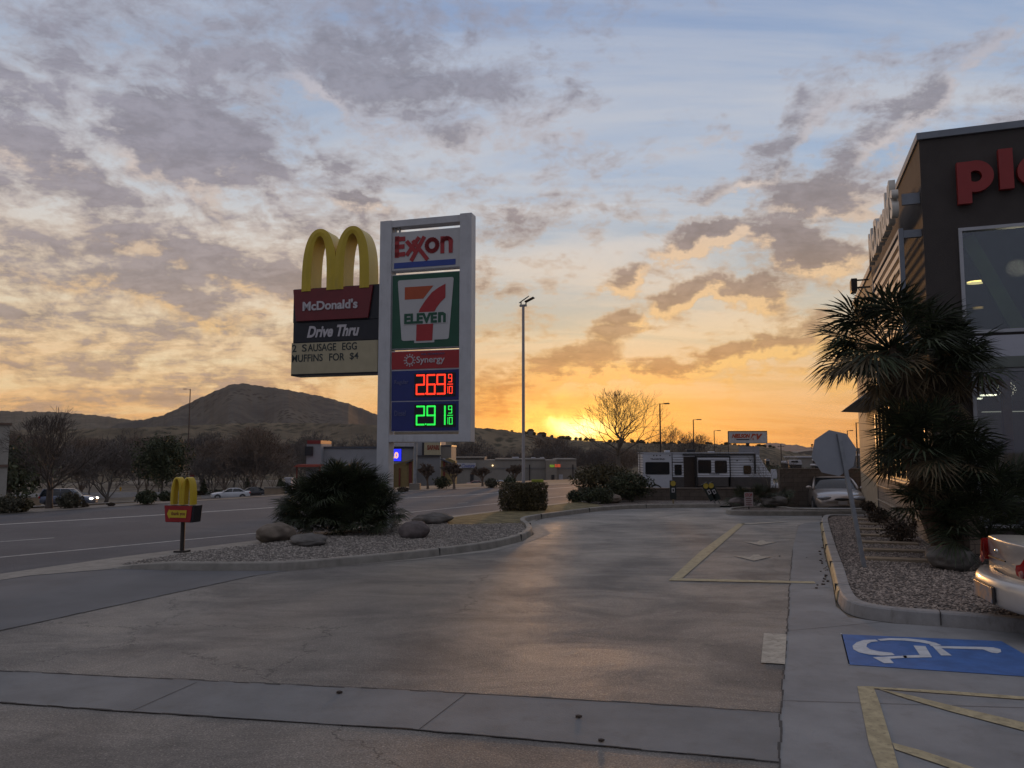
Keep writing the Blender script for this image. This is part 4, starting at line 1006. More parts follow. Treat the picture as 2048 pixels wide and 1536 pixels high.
MB().prism([(ocx+.405*cos(R(22.5+45*k+A8)), ocz+.405*sin(R(22.5+45*k+A8))) for k in range(8)], .027, .029).build('red_face', M_red, ss)
Mt = Matrix.Translation((ocx, .030, ocz)) @ Matrix.Rotation(R(-A8), 4, 'Y') @ Matrix.Rotation(pi, 4, 'Z')
text('lettering', 'STOP', -.28, .28, -.12, .12, 0, M_white, ss, bold=.01, ext=.002, M=Mt)

# ---- low and tall block walls
M_block = mat('dark_block', (.115, .095, .08), .9, var=.18, scale=3, bump=.4, bscale=20)
def brick_mat(name, a, b_, mortar, bw=.4, bh=.2, axis='X'):
    m = bpy.data.materials.new(name); m.use_nodes = True; t = NT(m.node_tree); bs = t.n['Principled BSDF']
    oc = t.node('ShaderNodeTexCoord').outputs['Object']; sp_ = t.node('ShaderNodeSeparateXYZ'); t.put(sp_.inputs[0], oc)
    v = t.comb(t.math('ADD', sp_.outputs[0], sp_.outputs[1]), sp_.outputs[2])
    br = t.node('ShaderNodeTexBrick'); t.put(br.inputs['Vector'], v); br.inputs['Scale'].default_value = 1
    br.inputs['Brick Width'].default_value = bw; br.inputs['Row Height'].default_value = bh; br.inputs['Mortar Size'].default_value = .008
    br.inputs['Color1'].default_value = (*a, 1); br.inputs['Color2'].default_value = (*b_, 1); br.inputs['Mortar'].default_value = (*mortar, 1)
    t.put(bs.inputs['Base Color'], t.mix(1., br.outputs[0], t.ramp(t.noise(oc, 3., 5, .6)[0], [(.3, (.8,)*3), (.7, (1.15,)*3)]), 'MULTIPLY')); bs.inputs['Roughness'].default_value = .9
    bn = t.node('ShaderNodeBump'); bn.inputs['Strength'].default_value = .5; bn.inputs['Distance'].default_value = .01; bn.invert = True
    t.put(bn.inputs['Height'], br.outputs[1]); t.put(bs.inputs['Normal'], bn.outputs[0])
    return m
M_blk = brick_mat('block_wall', (.12, .10, .085), (.14, .12, .10), (.06, .055, .05))
def wall(name, label, a, b, h, th=.2, cap=True):
    dx_, dy_ = b[0]-a[0], b[1]-a[1]; L_ = hypot(dx_, dy_); rz = atan2(dy_, dx_)
    t = thing(name, label, 'wall', (a[0], a[1], 0), rz)
    MB().box(0, L_, 0, th, -.6, h).build('masonry', M_blk, t)
    if cap: MB().box(-.02, L_+.02, -.02, th+.02, h+.003, h+.06).build('coping', M_block, t, bevel=.008)
    return t
a, b = G(1157, 1003), G(1561, 1003); wall('low_wall', 'low dark block wall in front of the trailer', (a[0], a[1]), (b[0], b[1]), zat(1400, 976, b[0], b[1])-.06)
a, b = G(1561, 1002), G(1800, 1000); wall('tall_wall', 'tall dark block wall behind the silver car', (a[0]+.01, a[1]), (b[0]+3, b[1]), zat(1600, 937, a[0], a[1])-.06)

# ---- drive-thru lane signs
def lane_sign(px, py, lean, label, sc=1.):
    x, y = G(px, py); y -= .55
    t = thing('lane_sign', label, 'lane sign', (x, y, 0)); t.rotation_euler = (0, R(lean), 0)
    MB().tube([(0, 0, -.05), (0, 0, .3)], .03, 8).build('post', mat('sign_post', (.25, .2, .1), .6) if lean == 0 else M_steel, t)
    b_ = MB().box(-.13, .13, -.03, .03, .22, .98).build('sign_panel', mat('dark_green_panel', (.02, .03, .028), .5, var=.1), t, bevel=.008)
    MB().prism([(.105*cos(k*pi/10), .86+.105*sin(k*pi/10)) for k in range(20)], -.045, -.031).build('yellow_disc', mat('yellow_disc', (.48, .37, .06), .5), b_)
    MB().box(-.06, .06, -.04, -.031, .5, .68).build('white_plate', M_white, b_)
    MB().box(-.03, .03, -.045, -.041, .54, .64).build('plate_marking', M_black, b_)
lane_sign(1341, 1008, 0, 'upright dark lane sign with yellow disc by the low wall')
lane_sign(1425, 1008, -28, 'left of the two leaning dark lane signs with yellow discs')
lane_sign(1434, 1008, -26, 'right of the two leaning dark lane signs with yellow discs')
# small notice
x, y = G(1498, 1024); nt = thing('notice_sign', 'small red and white notice on a short post on the kerb island', 'notice', (x, y, .05), 0)
s_ = y/F; w_ = 8.5*s_
MB().tube([(0, 0, 0), (0, 0, .3)], .022, 8).build('post', M_dark, nt)
np_ = MB().box(-w_, w_, -.02, .0, .14, .14+28*s_).build('sign_plate', mat('notice_white', (.45, .40, .40), .5), nt, bevel=.004)
text('lettering', 'STOP', -w_*.82, w_*.82, .14+19.5*s_, .14+26*s_, -.0205, M_red, np_, bold=.03, ext=.003)
rb = MB()
for k in range(4): rb.box(-w_*.7, w_*(.7-.15*(k % 2)), -.024, -.0205, .14+(3+k*4)*s_, .14+(4.3+k*4)*s_)
rb.build('printed_lines', M_dred, np_)

# ================================================================== restaurant on the right
BX, BY = G(1878, 1105); BRZ = R(-19.4); SRB = R(70.6)
def Fr(px, py, off=0.): return uz(px, py, (BX, BY), BRZ, off)
def Sd(px, py, off=0.): return uz(px, py, (BX, BY), SRB, off)
M_stucco = mat('dark_brown_stucco', (.060, .052, .048), .9, var=.1, scale=1.5, bump=.3, bscale=60)
M_cmu = brick_mat('tan_block', (.24, .19, .15), (.27, .22, .17), (.12, .1, .08))
M_cap = mat('grey_metal_cap', (.20, .22, .25), .5, .4, var=.08)
M_alu = mat('silver_window_frame', (.42, .43, .45), .45, .3, var=.05)
M_slat = mat('cream_slat', (.55, .52, .46), .5, var=.06)
M_tan = mat('tan_wall', (.36, .29, .2), .8, var=.08)
def glass_mat(name, refl=.35, tint=(.55, .6, .62)):
    m = bpy.data.materials.new(name); m.use_nodes = True; t = NT(m.node_tree); t.n.clear()
    tr = t.node('ShaderNodeBsdfTransparent'); tr.inputs[0].default_value = (*tint, 1)
    gl_ = t.node('ShaderNodeBsdfGlossy'); gl_.inputs['Roughness'].default_value = .03; gl_.inputs[0].default_value = (.9, .92, .95, 1)
    fr_ = t.node('ShaderNodeLayerWeight'); fr_.inputs[0].default_value = refl
    mx = t.node('ShaderNodeMixShader'); t.put(mx.inputs[0], fr_.outputs['Fresnel']); t.l.new(tr.outputs[0], mx.inputs[1]); t.l.new(gl_.outputs[0], mx.inputs[2])
    o = t.node('ShaderNodeOutputMaterial'); t.l.new(mx.outputs[0], o.inputs[0]); return m
M_pane = glass_mat('window_glass', .5, (.7, .75, .76))
rs = thing('restaurant', 'dark brown restaurant with red wall lettering and tall windows', 'restaurant', (BX, BY, 0), BRZ)
ZT = Fr(1834, 281)[1]; FW = 13.
Y1 = Sd(1761, 1028)[0]; Y2 = Sd(1741, 1020)[0]
YT = Y1*.97
uw0, zw1 = Fr(1916, 457); zw0 = Fr(1930, 668)[1]; uw1 = uw0+5.2
ul0 = Fr(1945, 800)[0]; zl1 = Fr(1942, 738)[1]; zl0 = .55; zs1, zs0 = Fr(1930, 674)[1], Fr(1936, 716)[1]
w = MB()
w.box(0, FW, .02, .25, zw1, ZT).box(0, uw0, .02, .25, 0, zw1).box(uw1, FW, .02, .25, 0, zw1).box(uw0, uw1, .02, .25, zs1, zw0).box(uw0, uw1, .02, .25, zl1, zs0).box(uw0, ul0, .02, .25, 0, zl1).box(ul0, uw1, .02, .25, 0, zl0)
# side wall with a band of windows
sz0, sz1 = 1.32, Sd(1850, 745)[1]
w.box(0, .25, .25, YT, sz1, ZT-.9).box(0, .25, .25, .9, 0, sz1).box(0, .25, YT-.3, YT, 0, sz1).box(0, .25, .9, YT-.3, 0, sz0)
# upper band of side windows
w.box(.26, FW, YT-.25, YT-.01, 0, ZT).box(FW-.25, FW, .26, YT-.26, 0, ZT)
w.box(.0, .25, .25, YT, ZT-.9+.003, ZT)
w.build('wall', M_stucco, rs)
MB().box(.26, FW-.26, .26, YT-.27, ZT-.35, ZT-.2).build('roof', M_cap, rs)
MB().box(-.05, FW+.05, -.04, .3, ZT+.003, ZT+.16).box(-.05, .3, .303, YT+.05, ZT+.003, ZT+.16).build('parapet_cap', M_cap, rs, bevel=.008)
MB().box(-.06, -.002, .0, Y1, 0, .52).box(-.06, -.002, .0, Y1, .545, 1.0).box(-.06, -.002, 0, Y1, 1.02, 1.3).build('block_base', M_cmu, rs)
MB().box(-.10, -.001, -.04, Y1, .521, .543).box(-.10, -.001, -.04, Y1, 1.002, 1.018).box(-.11, -.001, -.04, Y1, 1.303, 1.35).build('base_ledge', mat('pale_ledge', (.42, .36, .28), .5, var=.05), rs)
MB().box(-.06, ul0, -.06, .018, 0, 1.3).build('block_base', M_cmu, rs)
# side windows
fb = MB(); nwin = 9; ya, yb = .9, YT-.3
for i in range(nwin+1):
    yy_ = ya+(yb-ya)*i/nwin; fb.box(-.03, .12, yy_-.04, yy_+.04, sz0+.003, sz1-.003)
fb.box(-.02, .11, ya+.04, yb-.04, sz1-.08, sz1-.004).box(-.02, .11, ya+.04, yb-.04, sz0+.033, sz0+.09)
wf = fb.build('side_window_frame', M_dark, rs)
MB().box(.04, .05, ya, yb, sz0+.03, sz1-.03).build('side_window_glass', mat('mirror_glass', (.02, .022, .025), .04, spec=1.), wf)
# front windows
def window(name, u0, u1, z0, z1, mull=()):
    fw = .07; m = MB().box(u0, u1, -.03, .12, z1-fw, z1).box(u0, u1, -.03, .12, z0, z0+fw).box(u0, u0+fw, -.028, .118, z0+fw, z1-fw).box(u1-fw, u1, -.028, .118, z0+fw, z1-fw)
    for q in mull: m.box(q-.03, q+.03, -.027, .117, z0+fw, z1-fw)
    f = m.build(name, M_alu, rs); MB().box(u0+fw, u1-fw, .05, .056, z0+fw, z1-fw).build('pane', M_pane, f); return f
window('upper_window', uw0, uw1, zw0, zw1, (uw0+2.6,))
window('lower_window', ul0, uw1, zl0, zl1, (ul0+2.5,))
MB().box(uw0+.002, uw1, -.05, .018, zs0, zs1).build('spandrel_panel', mat('pale_spandrel', (.46, .47, .52), .6, var=.05), rs)
MB().box(ul0-.05, uw1+.1, -.12, .018, zl1+.004, zs0-.004).build('window_head', mat('grey_green_trim', (.16, .18, .16), .6), rs)
# room inside: floor, back wall, beam, lamps, valance, columns
M_room = mat('room_wall', (.10, .10, .095), .9, var=.1); M_room2 = mat('room_brown', (.12, .07, .035), .8)
MB().box(.3, FW-.3, 5.5, 5.6, .1, ZT-.4).build('room_wall', M_room, rs)
MB().box(.3, FW-.3, .3, 5.4, zs0+.1, zs0+.2).build('room_floor', M_room, rs)
MB().box(.3, FW-.3, .3, 5.4, ZT-.5, ZT-.42).build('room_ceiling', M_room, rs)
gu0, gz0 = Fr(1932, 478, .7); gu1, gz1 = Fr(2052, 685, .7)
MB().prism([(gu0-.10, gz0), (gu0+.16, gz0+.1), (gu1+.2, gz1), (gu1-.1, gz1-.1)], .7, .85).build('slanted_beam', mat('lime_beam', (.34, .46, .10), .5), rs)
lu, lz = Fr(1953, 566, 1.5)
def disc(m, u, y_, z, r): m.add([(u+r*cos(k*pi/8), y_+r*.9*sin(k*pi/8), z) for k in range(16)], [tuple(range(15, -1, -1))]); m.add([(u+r*cos(k*pi/8), y_+r*.9*sin(k*pi/8), z+.03) for k in range(16)], [tuple(range(16))])
m = MB(); disc(m, lu, 1.5, lz, .20); m.build('ceiling_lamp', mat('warm_lamp', (.8, .7, .4), .5, emit=(1, .78, .35), estr=1.3), rs)
lu, lz = Fr(1956, 617, 2.5); m = MB(); disc(m, lu, 2.5, lz, .12); m.build('ceiling_lamp', mat('dim_lamp', (.5, .4, .2), .5, emit=(.6, .4, .15), estr=.4), rs)
u_, z_ = Fr(1950, 746, .5); u2_, z2_ = Fr(1950, 764, .5)
MB().box(ul0, uw1, .45, .5, z2_, z_+.2).build('red_valance', mat('red_valance', (.22, .03, .02), .6, var=.1), rs)
cbm = MB()
for pxa, pxb in ((1946, 1957), (2008, 2026)):
    a_ = Fr(pxa, 850, .8)[0]; b__ = Fr(pxb, 850, .8)[0]; cbm.box(a_, b__, .8, .95, .1, zs0+.08)
cbm.box(Fr(2026, 850, .8)[0]+1.3, Fr(2026, 850, .8)[0]+1.5, .8, .95, .1, zs0+.08)
cbm.build('room_column', mat('orange_brown_column', (.30, .14, .03), .6), rs)
za, zb = Fr(1980, 800, 2.)[1], Fr(1980, 822, 2.)[1]
MB().box(Fr(1962, 800, 2.)[0], Fr(1962, 800, 2.)[0]+1.9, 2., 2.1, zb, za).build('menu_board', mat('grey_board', (.25, .25, .2), .6), rs)
lm = MB()
for px, py in ((1978, 790), (2018, 813), (2040, 808), (1950, 797)):
    a_, z_ = Fr(px, py, 2.8); lm.box(a_-.16, a_+.16, 2.8, 3., z_-.015, z_+.015)
lm.build('strip_lamp', mat('white_lamp', (.8, .8, .7), .5, emit=(1, .95, .75), estr=1.6), rs)
MB().box(Fr(1962, 800, 2.)[0], Fr(1962, 800, 2.)[0]+1.9, 1.99, 1.998, zb-.03, zb-.01).build('strip_lamp', mat('shelf_lamp', (.8, .8, .7), .5, emit=(1, .95, .75), estr=.35), rs)
for nm_, loc_, en_ in (('upper', (uw0+1.6, 2.2, zw1-.5), 22), ('lower', (ul0+1.2, 2.4, zs0-.5), 34)):
    pl_ = bpy.data.lights.new('room_light', 'POINT'); pl_.energy = en_; pl_.color = (1, .82, .55); pl_.shadow_soft_size = .2
    po_ = bpy.data.objects.new('room_light', pl_); scene.collection.objects.link(po_); po_.parent = rs; po_.location = loc_
# red wall lettering
pu0, pz1 = Fr(1912, 326, -.1); _, pz0 = Fr(1914, 410, -.1); pu1, pzb = Fr(1990, 388, -.1); 
lu0, lz1 = Fr(1995, 300, -.1); lu1 = Fr(2026, 340, -.1)[0]; lz0 = Fr(2000, 380, -.1)[1]; au0 = Fr(2034, 350, -.1)[0]
red = mat('red_wall_letter', (.27, .022, .02), .45, var=.05)
xh = pz1-lz0; sw_ = lu1-lu0
def letter(name, parts): 
    m = MB(); [m.prism(p, -.14-.004*(i == 0), -.02) for i, p in enumerate(parts)]; return m
def ringp(cx, cz, ro, ri, a0=0, a1=360, n=28, sq=1.):
    out = []
    for i in range(n):
        A, B = R(a0+(a1-a0)*i/n), R(a0+(a1-a0)*(i+1)/n)
        out.append([(cx+ro*cos(A)*sq, cz+ro*sin(A)), (cx+ro*cos(B)*sq, cz+ro*sin(B)), (cx+ri*cos(B)*sq, cz+ri*sin(B)), (cx+ri*cos(A)*sq, cz+ri*sin(A))])
    return out
pr = xh/2; cxp = pu1-pr
rl = [letter('p', [[(pu0, pz0), (pu0+sw_, pz0), (pu0+sw_, pz1-.01), (pu0, pz1-.01)]]+ringp(pu1-pr*1.02, lz0+pr, pr, pr*.36)),
      letter('l', [[(lu0, lz0), (lu1, lz0), (lu1, lz1), (lu0, lz1)]]),
      letter('a', [[(au0+2*pr-sw_*.8, lz0), (au0+2*pr, lz0), (au0+2*pr, pz1), (au0+2*pr-sw_*.8, pz1)]]+ringp(au0+pr, lz0+pr, pr, pr*.4))]
for m in rl: m.build('wall_letter', red, rs)
M_y = text('wall_letter', 'yplace', au0+2*pr+.12, au0+2*pr+6.2*pr*1.6, pz0, lz1, -.02, red, rs, bold=.07, ext=.12)
# channel letter sign, rail and slats on the side
OX = .42
sn = thing('side_letter_sign', 'white channel lettering on a steel slat frame along the restaurant side', 'wall sign', (BX, BY, 0), BRZ)
yl0, zlA = Sd(1802, 424, OX); ylT = Sd(1802, 352, OX)[1]; ylF = Sd(1752, 600, OX)[0]
Ms = Matrix.Translation((-OX, 0, 0)) @ Matrix.Rotation(R(-90), 4, 'Z')
def MsT(y_): return Matrix.Translation((-OX, 0, 0)) @ Matrix.Rotation(R(-90), 4, 'Z')
yl0 = max(yl0, .25); ylF = min(max(ylF, yl0+4), 8)
text('lettering', 'McDonald\'s', -ylF, -yl0, zlA+.0, zlA+(ylT-zlA)*1.3, 0, mat('white_letter_face', (.6, .58, .52), .5), sn, bold=.03, ext=.14, M=Ms)
zr = Sd(1802, 456, OX)[1]; zbm = zr-2.9
MB().box(-OX-.05, -OX+.05, yl0-.1, yl0, zbm-.3, zr).build('post', M_cap, sn, bevel=.006)
MB().box(-OX-.05, -OX+.05, ylF+.2, ylF+.3, zbm-.3, zr).build('post', M_cap, sn, bevel=.006)
MB().box(-OX-.04, -OX+.04, yl0+.002, ylF+.198, zr-.07, zr+.02).build('rail', M_cap, sn)
MB().box(-OX+.052, -.01, yl0-.1, yl0, zr-.22, zr-.05).build('bracket', M_cap, sn)
MB().box(-OX+.052, -.01, yl0-.09, yl0-.01, zlA+.2, zlA+.45).build('bracket', M_cap, sn)
sl = MB()
for k in range(10): sl.box(-OX-.03, -OX-.01, yl0+.004, ylF+.196, zr-.30-k*.27, zr-.30-k*.27+.13)
sl.build('slat', M_slat, sn)
# lower far part of the restaurant
YB = Y2+.5
zf1 = Sd(1739, 548)[1]
fw_ = thing('restaurant_rear_wing', 'lower rear part of the restaurant with tan sunlit wall', 'building wing', (BX, BY, 0), BRZ)
MB().box(0.01, 9, YT+.06, YB+3, 0, min(zf1, ZT-.6)).build('wall', M_tan, fw_)
MB().box(-.05, 9.05, YT+.055, YB+3.05, min(zf1, ZT-.6)+.003, min(zf1, ZT-.6)+.2).build('parapet_cap', M_cap, fw_)
MB().box(-.07, .005, Y1-.25, Y1-.02, 0, 3.4).build('pilaster', M_dark, fw_)
ya_, yb_ = Y1-4.2, Y2+.2; za_ = Sd(1760, 781, 0.)[1]
aw = MB()
aw.v = [(-.01, ya_, za_+.25), (-.01, yb_, za_+.25), (-.9, yb_, za_-.45), (-.9, ya_, za_-.45), (-.01, ya_, za_-.5), (-.01, yb_, za_-.5)]
aw.f = [(0, 3, 2, 1), (0, 4, 3), (1, 2, 5), (3, 4, 5, 2)]
aw.build('awning', mat('blue_grey_awning', (.16, .19, .21), .7, var=.1), fw_)
yq, zq = Sd(1733, 566, .3)
fl = thing('wall_floodlight', 'bracket floodlight high on the restaurant rear wall', 'floodlight', (BX, BY, 0), BRZ)
MB().box(-.5, -.0, YT+.5, YT+.55, min(zf1, ZT-.6)-.5, min(zf1, ZT-.6)-.44).box(-.5, -.0, YT+.9, YT+.95, min(zf1, ZT-.6)-.15, min(zf1, ZT-.6)-.1).build('bracket', M_dark, fl)
MB().box(-.62, -.42, YT+.4, YT+1.0, min(zf1, ZT-.6)-.60, min(zf1, ZT-.6)-.15, None).build('lamp_head', M_dark, fl, bevel=.02)
# timber steps in the planter
for k in range(7):
    a = (1690+5*k+12, 1047+8.5*k+k*k*.9); 
    x, y = G(*a); t = math.degrees(BRZ)
    o = MB().box(-.0, 1.05+.02*k, -.15, .15, -.02, .055).build('stepping_plank', mat('weathered_plank', (.24, .19, .13), .9, var=.2, scale=6) if k == 0 else bpy.data.materials['weathered_plank'], None, (x, y, .10), BRZ+R(2*((k*3) % 4-1.5)), bevel=.01)
    tag(o, ['farthest tan stepping plank in the planter by the block wall', 'second farthest tan stepping plank by the block wall', 'third farthest stepping plank by the block wall', 'middle stepping plank of the seven in the planter', 'third nearest stepping plank in the planter', 'second nearest stepping plank in the planter', 'nearest stepping plank beside the stop sign post'][k], 'stepping plank', 'planks laid in the planter')

# ================================================================== vehicles
M_tyre = mat('tyre_rubber', (.02, .02, .02), .85, var=.1); M_rim = mat('alloy_rim', (.35, .35, .36), .35, .8, var=.1)
M_cglass = mat('car_glass', (.012, .016, .02), .12, var=.05, spec=.4)
M_trim = mat('black_trim', (.015, .015, .016), .6, var=.1)
M_lamp_c = mat('clear_lamp', (.35, .37, .40), .12, .3, var=.1, scale=20); M_lamp_r = mat('red_lamp', (.30, .008, .01), .15, var=.1)
def carpaint(name, c_, met=.5, r_=.28):
    m = mat(name, c_, r_, met, var=.04, scale=2); m.node_tree.nodes['Principled BSDF'].inputs['Coat Weight'].default_value = .6; return m
M_lampon = mat('lit_headlamp', (.9, .9, .8), .3, emit=(1, .93, .75), estr=6.)
CARS = {
 'sedan': dict(L=4.8, W=1.80, H=1.42, st=[(-1, .45, .80, .80), (-.985, .30, .98, 1.0), (-.93, .24, .99, 1.05), (-.72, .22, .98, 1.06), (-.56, .2, .97, 1.03), (0, .2, .95, .97), (.34, .2, .94, .98), (.62, .2, .86, .94), (.86, .21, .76, .84), (.96, .24, .64, .72), (1, .36, .52, .56)], cab=((-.74, .42), (-.42, .07))),
 'suv': dict(L=4.9, W=1.9, H=1.72, st=[(-1, .5, .9, .9), (-.985, .34, 1.04, 1.06), (-.9, .28, 1.07, 1.08), (-.5, .26, 1.07, 1.08), (0, .26, 1.06, 1.08), (.34, .26, 1.04, 1.1), (.62, .26, .98, 1.06), (.86, .27, .9, .98), (.96, .3, .76, .84), (1, .42, .6, .64)], cab=((-.97, .44), (-.86, .14))),
}
def make_car(kind, name, label, loc, rz, paint, group=None, front=True, rear=True, plate=True, detail=True, lampm=None):
    c_ = CARS[kind]; L2, W2, H = c_['L']/2, c_['W']/2, c_['H']
    t = thing(name, label, 'car', loc, rz, group)
    st = c_['st']; mb = MB(); P = 0
    for xi, zl, zb, zt_ in st:
        ax_ = abs(xi); pw = 1 if ax_ < .7 else 1-.26*((ax_-.7)/.3)**2.2
        w_ = W2*pw; x = xi*L2
        half = [(0, zl), (.80*w_, zl), (.95*w_, zl+.07), (w_, zl+(zb-zl)*.42), (.985*w_, zl+(zb-zl)*.72), (.93*w_, zb-.03), (.86*w_, zb+.01), (.5*w_, (zb+zt_)/2+.02), (0, zt_+.01)]
        bow = -.10*(1 if xi > .9 else (-1 if xi < -.9 else 0))
        ring_ = [(x+bow*(abs(yv)/W2)**2*1.4, yv, zv) for yv, zv in half]+[(x+bow*(abs(yv)/W2)**2*1.4, -yv, zv) for yv, zv in half[-2:0:-1]]
        P = len(ring_); mb.v += ring_
    n = len(st); mb.f = [(i*P+k, i*P+(k+1) % P, (i+1)*P+(k+1) % P, (i+1)*P+k) for i in range(n-1) for k in range(P)]
    mb.f += [tuple(range(P))[::-1], tuple((n-1)*P+k for k in range(P))]
    body = mb.build('body', paint, t, smooth=True, sub=2)
    (b0, b1), (r0_, r1_) = c_['cab']; zb = st[len(st)//2][2]-.02
    def lv(x0, x1, hw, z, n_=6):
        pts = []
        for k in range(n_+1):
            f = k/n_; y_ = -hw+2*hw*f; pts.append((x1-.10*(2*f-1)**2*1., y_, z))
        for k in range(n_+1):
            f = k/n_; y_ = hw-2*hw*f; pts.append((x0+.08*(2*f-1)**2, y_, z))
        return pts
    lev = [lv(b0*L2, b1*L2, W2*.87, zb), lv(b0*L2*.72+r0_*L2*.28, b1*L2*.70+r1_*L2*.30, W2*.83, zb+(H-zb)*.33), lv(b0*L2*.35+r0_*L2*.65, b1*L2*.34+r1_*L2*.66, W2*.76, zb+(H-zb)*.70), lv(r0_*L2, r1_*L2, W2*.68, H-.045)]
    g = MB(); N_ = len(lev[0])
    for l_ in lev: g.v += l_
    g.f = [(i*N_+k, i*N_+(k+1) % N_, (i+1)*N_+(k+1) % N_, (i+1)*N_+k) for i in range(3) for k in range(N_)]+[tuple(3*N_+k for k in range(N_))]
    g.build('windows', M_cglass, t, smooth=True)
    top = MB(); a_ = lv(r0_*L2-.04, r1_*L2+.05, W2*.70, H-.055); b_ = lv(r0_*L2+.05, r1_*L2-.06, W2*.62, H-.008); cc_ = lv(r0_*L2+.3, r1_*L2-.3, W2*.3, H+.005)
    top.v = a_+b_+cc_; top.f = [(i*N_+k, i*N_+(k+1) % N_, (i+1)*N_+(k+1) % N_, (i+1)*N_+k) for i in range(2) for k in range(N_)]+[tuple(2*N_+k for k in range(N_)), tuple(range(N_))[::-1]]
    for sg_ in (1, -1):
        for fa, fb in ((6, 6), (7, 7)): pass
        for i0 in ((0, N_-1) if sg_ < 0 else (N_//2-1, N_//2)):
            top.tube([Vector(l_[i0])*1.0 for l_ in lev], [.055, .042, .038, .04], 6)
        xm = (b0*.45+b1*.55)*L2; top.tube([(xm, sg_*W2*.875, zb), (xm-.02, sg_*W2*.77, zb+(H-zb)*.7), (xm-.05, sg_*W2*.70, H-.04)], .035, 6)
    top.build('roof', paint, t, smooth=True)
    for sx in (.62, -.60):
        for sy in (1, -1):
            wh = MB().tube([(sx*L2, sy*(W2-.23), .32), (sx*L2, sy*(W2+.005), .32)], .32, 22).build('wheel', M_tyre, t, bevel=.02)
            r_ = MB().tube([(sx*L2, sy*(W2-.1), .32), (sx*L2, sy*(W2+.012), .32)], .20, 16)
            r_.build('rim', M_rim, wh)
            am = MB()
            for k in range(12):
                A, B = pi*k/12, pi*(k+1)/12
                q = [(sx*L2+rr2*cos(an), .30+rr2*sin(an)) for rr2, an in ((.345, A), (.345, B), (.40, B), (.40, A))]
                am.prism(q, sy*(W2-.10), sy*(W2-.004))
            am.build('wheel_arch', M_trim, t)
    if detail:
        for sy in (1, -1):
            fx = L2*.955; zl_ = c_['st'][-2][2]
            MB().blob((fx-.09, sy*W2*.64, zl_+.03), (.15, .26, .085), 14, 8).build('headlight', lampm or M_lamp_c, t, smooth=True)
            MB().blob((-L2+.10, sy*W2*.70, .84 if kind == 'sedan' else .92), (.11, .20, .12), 14, 8).build('tail_light', M_lamp_r, t, smooth=True)
            MB().blob((b1*L2*.86, sy*(W2*.98+.06), zb+.07), (.09, .11, .07), 10, 6).build('mirror', paint, t, smooth=True)
        MB().blob((L2-.035, 0, zl_-.01), (.06, .28, .05), 14, 6).build('grille', M_trim, t, smooth=True)
        MB().blob((L2-.045, 0, .33), (.06, .52, .05), 14, 6).build('air_intake', M_trim, t, smooth=True)
        if plate:
            MB().box(L2+.0, L2+.03, -.15, .15, .43, .56).build('number_plate', mat('plate_grey', (.34, .33, .33), .5) if 'plate_grey' not in bpy.data.materials else bpy.data.materials['plate_grey'], t, bevel=.004)
    return t
x, y = G(1672, 1019); y = y*1.0
car1 = make_car('sedan', 'parked_car', 'silver beige sedan facing the camera behind the kerb island', (at(1669, 34.2)[0]+2.5*.29, at(1669, 34.2)[1]+2.5*.96, -.46), R(-104), carpaint('champagne_paint', (.34, .30, .27), .5, .3))
x, y, z = at(150, 85)
make_car('suv', 'moving_car', 'dark blue van with lit headlights on the side road', (x, y, z), R(6), carpaint('dark_blue_paint', (.10, .12, .17), .5, .25), lampm=M_lampon)
x, y, z = at(478, 104)
k_ = at(468, hypot(x, y)*1.0)
make_car('sedan', 'parked_car', 'white sedan parked across the road behind the cone shrubs', (k_[0], k_[1], k_[2]), R(-160), carpaint('white_paint', (.5, .52, .55), 0, .3))
k_ = at(507, hypot(x, y)*1.03)
make_car('sedan', 'parked_car', 'black sedan parked beside the white sedan across the road', (k_[0], k_[1], k_[2]), R(-152), carpaint('black_paint', (.015, .015, .018), .2, .25))
car1.scale = (1.1, 1.14, 1.08)
# distant cars: a small one each
pr_ = {'red': carpaint('dark_red_paint', (.18, .012, .015), .2), 'white': bpy.data.materials['white_paint'], 'grey': carpaint('grey_paint', (.14, .15, .16), .4), 'black': bpy.data.materials['black_paint']}
for px, py, col_, rz_, lb in [(957, 974, 'red', 10, 'dark red car parked before the long beige building'), (998, 973, 'white', 100, 'white car facing out beside the long beige building'), (1150, 963, 'grey', 60, 'small grey car at the right end of the long building')]:
    x, y, z = at(px, 158); make_car('sedan', 'parked_car', lb, (x, y, z), R(rz_), pr_[col_], 'cars by the long beige building', detail=(col_ != 'red'), lampm=M_lampon if col_ == 'grey' else None)

# near sedan, tail towards the kerb
cx_, cy_ = 5.62, 8.55
AX = R(-15)
nc = thing('parked_car', 'pale gold sedan at the right edge showing its tail and red lights', 'car', (0, 0, 0), AX)
